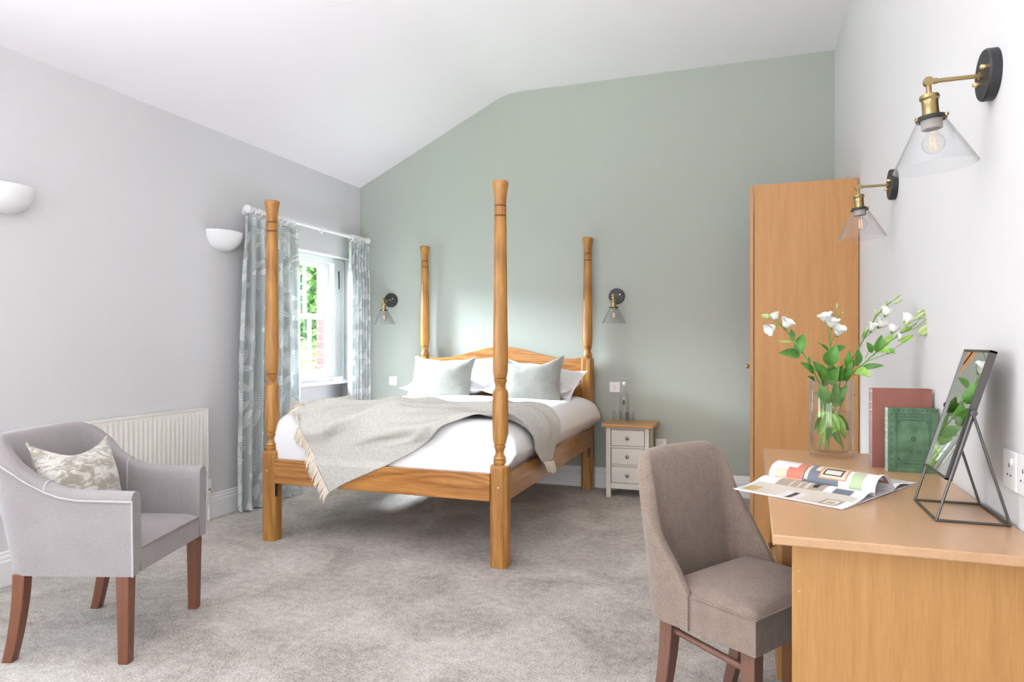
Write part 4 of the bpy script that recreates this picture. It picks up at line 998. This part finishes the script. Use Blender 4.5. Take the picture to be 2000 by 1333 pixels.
def flower_mb(base, tip, r, parent, O, seed):
    """lisianthus bloom: a cup of overlapping ruffled petals on a green calyx"""
    rnd = random.Random(seed); base = Vector(base); tip = Vector(tip); d = tip-base; L_ = d.length; q = d.to_track_quat('Z', 'Y').to_matrix().to_4x4(); m = MB()
    for ring, (rr, hh, n_) in enumerate(((r, L_, 5), (r*.72, L_*.94, 4))):
        for k in range(n_):
            a0 = 2*pi*k/n_+rnd.uniform(-.2, .2)+ring*.5; span = 2*pi/n_*.72; P = []
            for i in range(7):
                t = i/6; row = []
                for j in range(7):
                    s = -1+j/3; a = a0+s*span*(.35+.65*sin(pi*min(1, t*.62)))
                    rad = rr*(.18+.82*t**.7)*(1+.10*(1-s*s))+.0015*ring; z = hh*(t*(1-.14*s*s*t)) + .05*hh*sin(3*s+k)*t
                    if t > .85: rad *= 1.08+.05*rnd.random()
                    row.append(Vector((rad*cos(a), rad*sin(a), z)))
                P.append(row)
            P = [[(q @ p)+base-O for p in r_] for r_ in P]; m.grid(P)
    o = m.build('bloom', M['petal'], parent, smooth=180, recalc=False)
    c = MB(); c.lathe([(.002, -.006), (r*.25, 0), (r*.42, L_*.18), (r*.30, L_*.22)], 10, mtx=q, c=base-O, cap=False)
    for k in range(5):
        a = 2*pi*k/5; u = Vector((cos(a), sin(a), 0)); p0 = q @ (u*r*.25); p1 = q @ (u*r*.85+Vector((0, 0, L_*.45))); sd = q @ Vector((-sin(a), cos(a), 0))*.0022
        c.add([p0-sd+base-O, p0+sd+base-O, p1+base-O], [(0, 1, 2)])
    c.build('calyx', M['stem'], o, smooth=60, recalc=False)
    return o
def sprig(label, stem_px, Ys, lower, branches, leaves, buds, flowers, seed):
    """everything is placed in depth around the vase: px,py fix the sideways place, Y the depth"""
    root = lower[0]; O = Vector(root)
    t = thing('lisianthus_stem', label, 'flower', tuple(O), group='flowers in the vase')
    pts = list(lower)+[at(px, py, Y) for (px, py), Y in zip(stem_px, Ys)]
    m = MB(); m.tube([p-O for p in catmull(pts, 6)], .0026, 8); m.build('stem', M['stem'], t)
    for b in branches:
        m = MB(); m.tube([at(*p)-O for p in b], .0014, 6); m.build('twig', M['stem'], t)
    for (b, e, wd_, cu_, ro, mt_) in leaves: leaf_mb(at(*b) if len(b) == 3 and b[0] > 10 else b, at(*e) if e[0] > 10 else e, wd_, cu_, ro, 'leaf', mt_, t, O)
    for b, e, r in buds: bud_mb(at(*b), at(*e), r, t, O)
    for k, (b, e, r) in enumerate(flowers): flower_mb(at(*b), at(*e), r, t, O, seed*10+k)
    return t
V3 = lambda x, y, z: Vector((VX+x, VY+y, DZ+z))
Y = VY
sprig('white lisianthus stem leaning left in front of the wardrobe', [(1597, 742), (1578, 706), (1553, 668), (1530, 640), (1512, 622)], [Y-.02, Y-.04, Y-.05, Y-.06, Y-.06],
      [V3(.045, .03, .026), V3(.02, .01, .12), V3(-.005, 0, .2)], [[(1535, 648, Y-.06), (1537, 640, Y-.07)], [(1522, 632, Y-.06), (1512, 640, Y-.08)]],
      [((1563, 695, Y-.05), (1520, 690, Y-.10), .040, .008, .3, 'leaf'), ((1561, 693, Y-.05), (1570, 652, Y-.03), .046, .008, -.3, 'leaf'), ((1548, 667, Y-.055), (1545, 643, Y-.04), .022, .004, .2, 'leaf'),
       ((1546, 669, Y-.055), (1520, 667, Y-.07), .008, .002, .2, 'leafl'), ((1589, 730, Y-.03), (1562, 708, Y-.08), .030, .006, .5, 'leaf'), ((1591, 745, Y-.03), (1576, 735, Y-.09), .018, .004, .1, 'leaf'), ((1583, 712, Y-.04), (1579, 696, Y-.03), .012, .002, .1, 'leaf')],
      [((1505, 620, Y-.06), (1487, 616, Y-.07), .011)], [((1532, 641, Y-.075), (1541, 626, Y-.085), .024), ((1516, 626, Y-.055), (1511, 611, Y-.055), .019), ((1514, 637, Y-.08), (1500, 645, Y-.10), .021)], 1)
sprig('white lisianthus stem standing upright in the middle of the vase', [(1616, 742), (1618, 710), (1621, 680), (1622, 655)], [Y, Y, Y, Y],
      [V3(-.04, .02, .026), V3(-.02, .01, .12), V3(-.01, 0, .2)], [[(1621, 680, Y), (1617, 640, Y-.01)], [(1622, 672, Y), (1632, 652, Y-.02)], [(1622, 655, Y), (1627, 625, Y+.02), (1634, 596, Y+.03)], [(1628, 628, Y+.02), (1645, 612, Y+.03)]],
      [((1616, 714, Y-.02), (1633, 673, Y-.04), .056, .012, .1, 'leaf'), ((1620, 688, Y), (1596, 668, Y-.04), .012, .006, .1, 'leaf'), ((1628, 688, Y), (1652, 678, Y+.02), .030, .006, -.4, 'leaf'),
       ((1613, 748, Y-.02), (1587, 706, Y-.07), .048, .010, .3, 'leaf'), ((1617, 722, Y), (1630, 716, Y-.06), .030, .004, .5, 'leaf'), ((1606, 728, Y), (1590, 712, Y+.03), .03, .006, -.4, 'leaf'), ((1612, 755, Y-.03), (1600, 716, Y-.09), .044, .010, .2, 'leaf'), ((1622, 752, Y-.03), (1640, 716, Y-.08), .046, .010, -.2, 'leaf'), ((1620, 748, Y+.02), (1622, 712, Y+.06), .036, .006, .1, 'leaf'), ((1628, 745, Y), (1652, 722, Y-.02), .030, .006, -.3, 'leaf')],
      [((1634, 604, Y+.03), (1635, 592, Y+.03), .003), ((1645, 615, Y+.03), (1646, 609, Y+.03), .003)], [((1616, 632, Y-.01), (1611, 614, Y-.02), .024), ((1624, 641, Y-.03), (1625, 624, Y-.04), .024), ((1635, 656, Y-.03), (1640, 640, Y-.05), .022)], 2)
sprig('tall lisianthus stem with closed buds reaching up right against the white wall', [(1642, 742), (1662, 706), (1684, 668), (1704, 630), (1722, 606), (1740, 590)], [Y+.02, Y+.03, Y+.04, Y+.05, Y+.05, Y+.05],
      [V3(-.045, -.02, .026), V3(-.01, 0, .12), V3(.02, .01, .2)], [[(1684, 668, Y+.04), (1696, 640, Y+.02)], [(1704, 630, Y+.05), (1712, 612, Y+.06)], [(1740, 590, Y+.05), (1757, 577, Y+.05)], [(1690, 660, Y+.04), (1716, 636, Y+.05)], [(1720, 612, Y+.05), (1733, 607, Y+.05)]],
      [((1662, 725, Y+.02), (1660, 684, Y-.01), .034, .008, -.5, 'leaf'), ((1672, 716, Y+.02), (1676, 682, Y+.04), .030, .006, .5, 'leaf'), ((1632, 745, Y), (1646, 712, Y-.05), .036, .008, .1, 'leaf'), ((1650, 745, Y), (1666, 706, Y-.03), .034, .006, -.2, 'leaf'),
       ((1652, 722, Y+.02), (1668, 704, Y+.05), .03, .005, .3, 'leaf'), ((1684, 662, Y+.04), (1692, 640, Y+.03), .012, .003, .2, 'leafl'), ((1646, 746, Y+.03), (1636, 722, Y+.06), .03, .005, .2, 'leaf')],
      [((1742, 588, Y+.05), (1760, 574, Y+.05), .005), ((1745, 594, Y+.05), (1763, 585, Y+.05), .005), ((1726, 602, Y+.05), (1732, 588, Y+.05), .007), ((1712, 617, Y+.06), (1709, 604, Y+.06), .006), ((1690, 650, Y+.02), (1697, 634, Y+.02), .006)],
      [((1728, 618, Y+.04), (1735, 602, Y+.04), .020), ((1716, 640, Y+.04), (1728, 628, Y+.03), .020), ((1700, 648, Y+.02), (1706, 632, Y+.01), .016)], 3)
sprig('low lisianthus stem with pale buds stretching right towards the books', [(1656, 742), (1690, 708), (1724, 678), (1760, 652), (1790, 632)], [Y+.01, Y-.01, Y-.03, Y-.05, Y-.06],
      [V3(-.03, -.04, .026), V3(.01, -.02, .12), V3(.035, -.005, .2)], [[(1690, 708, Y-.01), (1735, 690, Y-.06), (1783, 656, Y-.09)], [(1760, 652, Y-.05), (1790, 640, Y-.07), (1812, 622, Y-.08)], [(1790, 632, Y-.06), (1806, 610, Y-.06)], [(1690, 700, Y), (1698, 682, Y), (1694, 672, Y)], [(1745, 662, Y-.04), (1766, 642, Y-.02)]],
      [((1662, 735, Y-.02), (1702, 738, Y-.09), .058, .014, .5, 'leafl'), ((1680, 720, Y-.01), (1728, 714, Y-.04), .024, .006, .3, 'leaf'), ((1712, 690, Y-.03), (1722, 654, Y-.04), .034, .006, .1, 'leaf'), ((1712, 690, Y-.03), (1750, 692, Y-.09), .038, .008, .5, 'leafl'),
       ((1726, 678, Y-.03), (1746, 652, Y-.03), .024, .004, -.2, 'leafl'), ((1703, 690, Y-.02), (1692, 668, Y-.03), .026, .004, .2, 'leaf'), ((1735, 690, Y-.06), (1748, 686, Y-.09), .026, .004, .2, 'leaf'), ((1757, 670, Y-.07), (1786, 654, Y-.08), .022, .004, .3, 'leafl'), ((1762, 648, Y-.05), (1782, 640, Y-.04), .022, .004, .1, 'leafl')],
      [((1785, 625, Y-.06), (1812, 607, Y-.06), .008), ((1800, 619, Y-.06), (1826, 616, Y-.06), .006), ((1792, 652, Y-.08), (1818, 632, Y-.08), .010), ((1795, 654, Y-.08), (1820, 645, Y-.08), .011), ((1790, 612, Y-.05), (1806, 604, Y-.05), .005), ((1766, 636, Y-.03), (1780, 626, Y-.02), .008)],
      [((1768, 632, Y-.02), (1778, 616, Y-.02), .024), ((1742, 650, Y-.03), (1748, 636, Y-.03), .020), ((1756, 664, Y-.05), (1760, 652, Y-.05), .010)], 4)
# leaves in the water belong to a low cut sprig
t = thing('lisianthus_stem', 'short leafy stem pushed down inside the vase water', 'flower', tuple(V3(0, -.01, .03)), group='flowers in the vase'); O = V3(0, -.01, .03)
m = MB(); m.tube([p-O for p in (V3(-.01, -.01, .027), V3(-.006, -.01, .14), V3(.004, -.008, .235), V3(.01, -.01, .30))], .0026, 8); m.build('stem', M['stem'], t)
for k, (b, e, wd_) in enumerate((((-.01, -.01, .165), (-.050, -.030, .075), .036), ((-.005, -.01, .16), (-.035, -.02, .035), .020), ((0, -.01, .165), (.048, -.030, .070), .040), ((0, -.01, .165), (.025, -.035, .085), .034),
                                ((.0, -.01, .16), (-.055, .01, .15), .03), ((0, -.01, .15), (.05, .01, .14), .03), ((0, -.01, .12), (.0, -.045, .09), .030), ((-.005, 0, .17), (-.050, -.01, .225), .032), ((.005, 0, .19), (.050, .0, .235), .030), ((0, 0, .2), (-.045, -.03, .275), .044), ((-.01, 0, .16), (-.062, .005, .095), .036), ((.01, 0, .16), (.062, .0, .10), .036), ((0, .0, .21), (.058, -.01, .27), .040), ((0, 0, .22), (-.060, 0, .24), .034), ((0, -.01, .14), (-.02, -.05, .06), .036), ((0, -.01, .13), (.03, -.045, .045), .028), ((.005, 0, .2), (.012, -.03, .285), .036))):
    leaf_mb(V3(*b), V3(*e), wd_, .006, .3*(-1)**k, 'leaf', 'leafl' if k < 7 else 'leaf', t, O)

# ---- books
def book(name, label, loc, rz, w_, h_, t_, cover, spine, cat='book'):
    t = thing(name, label, cat, loc, rz, 'old books on the desk')   # spine at x=0, front cover faces -y
    m = MB(); m.box(.004, w_, 0, .003, 0, h_); m.build('front_cover', cover, t, bevel=.0008)
    m = MB(); m.box(.004, w_, t_-.003, t_, 0, h_); m.build('back_cover', cover, t, bevel=.0008)
    P = []
    for k in range(9):
        a = -pi/2+pi*k/8; P.append([Vector((.004-.006*cos(a), t_/2+t_/2*sin(a), z)) for z in (0, h_)])
    Q = [[Vector((p.x+.003, t_/2+(p.y-t_/2)*.85, p.z)) for p in r] for r in P]
    m = MB(); m.grid(P); m.grid(Q, flip=True); m.grid([[p[0] for p in P], [p[0] for p in Q]]); m.grid([[p[1] for p in P], [p[1] for p in Q]]); sp = m.build('spine', spine, t, smooth=60)
    m = MB(); m.box(.006, w_-.005, .0032, t_-.0032, .004, h_-.004); m.build('page_block', M['pages'], t)
    return t, sp
def band(sp, t_, z0, z1, mt_):
    P = []
    for k in range(9):
        a = -pi/2+pi*k/8; P.append([Vector((.004-.0065*cos(a), t_/2+(t_/2+.0003)*sin(a), z)) for z in (z0, z1)])
    MB().grid(P).build('gilt_band', mt_, sp, smooth=60, recalc=False)
# spine faces the camera's left; the cover towards the camera
bk1, sp1 = book('book', 'tall faded oxblood cloth book standing behind the green one', (.392, 2.622, DZ), radians(1), .186, .274, .036, M['redbook'], M['redspine'])
for z in (.225, .262, .198): band(sp1, .036, z, z+.004, M['gilt'])
bk2, sp2 = book('book', 'shorter worn green cloth book with black blocked border', (.428, 2.550, DZ), radians(0), .152, .214, .030, M['greenbook'], M['greenspine'])
for z in (.206, .178, .160, .138, .102, .004): band(sp2, .030, z, z+.0035, M['gilt'])
m = MB()
def fr(m, x0, x1, z0, z1, w_): 
    y0, y1 = -.0006, .0002
    m.box(x0, x1, y0, y1, z0, z0+w_); m.box(x0, x1, y0, y1, z1-w_, z1); m.box(x0, x0+w_, y0, y1, z0, z1); m.box(x1-w_, x1, y0, y1, z0, z1)
fr(m, .028, .130, .018, .195, .0012); fr(m, .033, .125, .040, .174, .0010); fr(m, .028, .130, .174, .195, .001)
rnd = random.Random(4)
for (z0, z1) in ((.178, .191), (.022, .036)):
    for k in range(15):
        x = .034+k*.0062; a = rnd.uniform(.002, .004); zc = (z0+z1)/2+rnd.uniform(-.001, .001); m.box(x, x+.0016, -.0006, .0002, zc-a, zc+a); m.box(x-.001, x+.003, -.0006, .0002, zc+(a if k % 2 else -a), zc+(a if k % 2 else -a)+.001)
for k in range(9):
    z = .02+k*.0215; m.box(.013, .017, -.0006, .0002, z, z+.003)
    x = .02+k*.014; m.box(x, x+.004, -.0006, .0002, .205, .2075)
for x, z in ((.037, .168), (.119, .168), (.037, .044), (.119, .044)): m.lathe([(0, 0), (.0022, 0)], 8, mtx=Matrix.Rotation(radians(90), 4, 'X'), c=(x, -.0005, z))
m.lathe([(.0055, 0), (.0075, 0), (.0075, .0006), (.0055, .0006)], 14, mtx=Matrix.Rotation(radians(90), 4, 'X'), c=(.080, -.0001, .112), cap=False); m.box(.0794, .0806, -.0006, .0002, .102, .118); m.box(.0745, .0855, -.0006, .0002, .113, .1142)
m.build('blocked_ornament', M['blackprint'], bk2, smooth=0)

# ---- mirror on wire stand
mi = thing('table_mirror', 'tilting table mirror in a dark wire stand on the desk', 'mirror', (.495, 1.98, DZ))
OM = Vector((.495, 1.98, DZ))
def mp_(x, y, z): return Vector((x, y, z))-OM
y0, y1 = 1.873, 2.098; zb = DZ+.0035
A, B, C_, D = (.421, y1), (.421, y0), (.571, y0), (.571, y1)
for a, b in ((A, B), (B, C_), (C_, D), (D, A)):
    m = MB(); m.tube([mp_(*a, zb), mp_(*b, zb)], .0032, 10); m.build('base_bar', M['frame_metal'], mi)
for yy, s in ((y0, -1), (y1, 1)):
    for xb in (.421, .571):
        m = MB(); m.tube([mp_(xb, yy, zb), mp_(.496, yy, 1.034)], .0032, 10); m.build('stand_leg', M['frame_metal'], mi)
    m = MB(); m.lathe([(0, 0), (.0075, 0), (.0085, .003), (.0075, .006), (0, .007)], 16, mtx=Matrix.Rotation(radians(90)*(1 if s < 0 else -1), 4, 'X'), c=tuple(mp_(.497, yy+s*.001, 1.034))); m.build('pivot_knob', M['frame_metal'], mi)
# frame leaning: bottom (.445, .871) top (.536, 1.183)
bx, bz, tx, tz = .4445, .870, .5375, 1.183; dv = Vector((tx-bx, 0, tz-bz)); Lm = dv.length; dv.normalize(); nv = Vector((-dv.z, 0, dv.x))   # faces -x and up
ya, yb_ = y0+.009, y1-.009
def fbar(p0, p1, y0_, y1_, a, dep):
    """bar in the frame plane: from along-length p0..p1, depth dep behind the glass"""
    m = MB(); vs = []
    for (l, y, d_) in ((p0, y0_, -a), (p1, y0_, -a), (p1, y1_, -a), (p0, y1_, -a), (p0, y0_, dep), (p1, y0_, dep), (p1, y1_, dep), (p0, y1_, dep)):
        p = Vector((bx, y, bz))+dv*l-nv*d_; vs.append(p-OM)
    m.add(vs, [(0, 1, 2, 3), (7, 6, 5, 4), (0, 4, 5, 1), (1, 5, 6, 2), (2, 6, 7, 3), (3, 7, 4, 0)]); return m
for (a0, a1, yy0, yy1) in ((0, Lm, ya, ya+.005), (0, Lm, yb_-.005, yb_), (0, .005, ya, yb_), (Lm-.005, Lm, ya, yb_)): fbar(a0, a1, yy0, yy1, .004, .012).build('frame', M['frame_metal'], mi, smooth=0)
fbar(.004, Lm-.004, ya+.004, yb_-.004, .0, .003).build('mirror_glass', M['mirror'], mi, smooth=0)
fbar(.006, Lm-.006, ya+.006, yb_-.006, -.004, .009).build('backing', M['blackring'], mi, smooth=0)

# ---- open magazine, curling pages
mg = thing('magazine', 'open interiors magazine with curling pages on the desk', 'magazine', (.2, 2.1, DZ))
OG = Vector((.2, 2.1, DZ)); S0 = Vector((.326, 2.095, DZ)); E1 = Vector((-.268, .160, 0)).normalized(); E2 = Vector((.1175-.0, .180, 0)).normalized()
E2 = Vector((.505, .863, 0)).normalized()
PRINT = [mat('print_'+n_, c_, .3) for n_, c_ in (('white', (.84, .84, .86)), ('black', (.03, .03, .035)), ('taupe', (.36, .30, .24)), ('sage', (.42, .50, .30)), ('terracotta', (.55, .20, .10)), ('peach', (.72, .52, .38)), ('slate', (.14, .16, .20)), ('gold', (.50, .36, .16)), ('beige', (.62, .57, .50)), ('coral', (.62, .17, .11)), ('copper', (.44, .22, .12)), ('pale', (.70, .72, .76)))]
def page(name, prof, length, rects, sgn=1, nL=62, nW=44, th_=.0012, skew=0):
    """prof: list of (s across, z) ; length along E1"""
    Q = catmull([(a, 0, b) for a, b in prof], 10); L_ = [0]
    for a, b in zip(Q, Q[1:]): L_.append(L_[-1]+(b-a).length)
    R = []; k = 0
    for i in range(nW+1):
        d = L_[-1]*i/nW
        while k < len(L_)-2 and L_[k+1] < d: k += 1
        R.append(Q[k].lerp(Q[k+1], (d-L_[k])/max(1e-9, L_[k+1]-L_[k])))
    m = MB(); P = []
    for i in range(nW+1):
        row = []
        for j in range(nL+1):
            l = j/nL; sag = .010*l*l*(1 if R[i].z > .012 else 0)
            z = R[i].z + (skew*l*(i/nW) if skew else 0)
            row.append(S0+E1*(length*l)+E2*(R[i].x)+Vector((0, 0, max(.0015, z-sag*0)))-OG)
        P.append(row)
    mi_ = []
    for i in range(nW):
        for j in range(nL):
            u, v = (i+.5)/nW, (j+.5)/nL; c = 0
            for (u0, u1, v0, v1, ci) in rects:
                if u0 <= u <= u1 and v0 <= v <= v1: c = ci
            mi_.append(c)
    m.grid(P); m.m = mi_; o = m.build(name, PRINT, mg, smooth=180, recalc=False)
    md = o.modifiers.new('s', 'SOLIDIFY'); md.thickness = th_; md.offset = 0; return o
# near page: spine (u=0) to near edge (u=1); v: 0 at right end, 1 at the left end that overhangs the desk
near = [(.0, .004), (-.012, .017), (-.045, .020), (-.085, .011), (-.13, .005), (-.175, .003), (-.208, .004)]
page('page', near, .315, [(.06, .50, .36, .80, 2), (.10, .34, .42, .46, 1), (.12, .42, .50, .54, 8), (.12, .42, .58, .60, 8), (.12, .42, .66, .68, 8), (.44, .62, .04, .97, 8), (.0, .2, .86, .98, 11), (.60, .93, .62, .96, 8), (.62, .88, .84, .96, 7), (.60, .95, .42, .62, 11), (.62, .94, .48, .535, 1), (.40, .96, .08, .42, 8), (.24, .42, .12, .28, 6), (.64, .92, .08, .24, 2), (.69, .87, .11, .21, 0), (.72, .84, .13, .19, 7), (.97, 1, 0, 1, 0), (.0, 1, .0, .04, 0)])
bul = [(.0, .004), (-.006, .020), (.004, .040), (.030, .054), (.065, .056), (.098, .040), (.120, .020), (.135, .004)]
page('page', bul, .315, [(.05, .22, .42, .93, 5), (.22, .62, .50, .93, 11), (.10, .50, .60, .74, 4), (.10, .30, .66, .82, 9), (.05, .66, .56, .66, 6), (.12, .45, .62, .64, 5), (.30, .70, .26, .56, 5), (.04, .30, .32, .60, 6), (.16, .46, .26, .52, 10), (.19, .43, .28, .50, 5), (.22, .40, .30, .48, 1), (.26, .36, .33, .46, 8), (.04, .40, .12, .23, 3), (.44, .86, .04, .27, 10), (.50, .80, .07, .24, 0), (.58, .74, .11, .19, 1), (.9, 1, .0, 1, 0), (0, 1, .97, 1, 0)])
far = [(.110, .004), (.135, .010), (.170, .016), (.21, .012), (.25, .006), (.300, .003)]
rc = [(.0, 1, 0, 1, 0), (.10, .45, .50, .90, 2), (.15, .4, .55, .70, 1)]
for k in range(9): rc.append((.12+.095*k, .15+.095*k, .05, .38, 1))
page('page', far, .300, rc)
under = [(-.205, .0015), (0, .0025), (.135, .0025), (.295, .0015)]
page('page', under, .312, [])
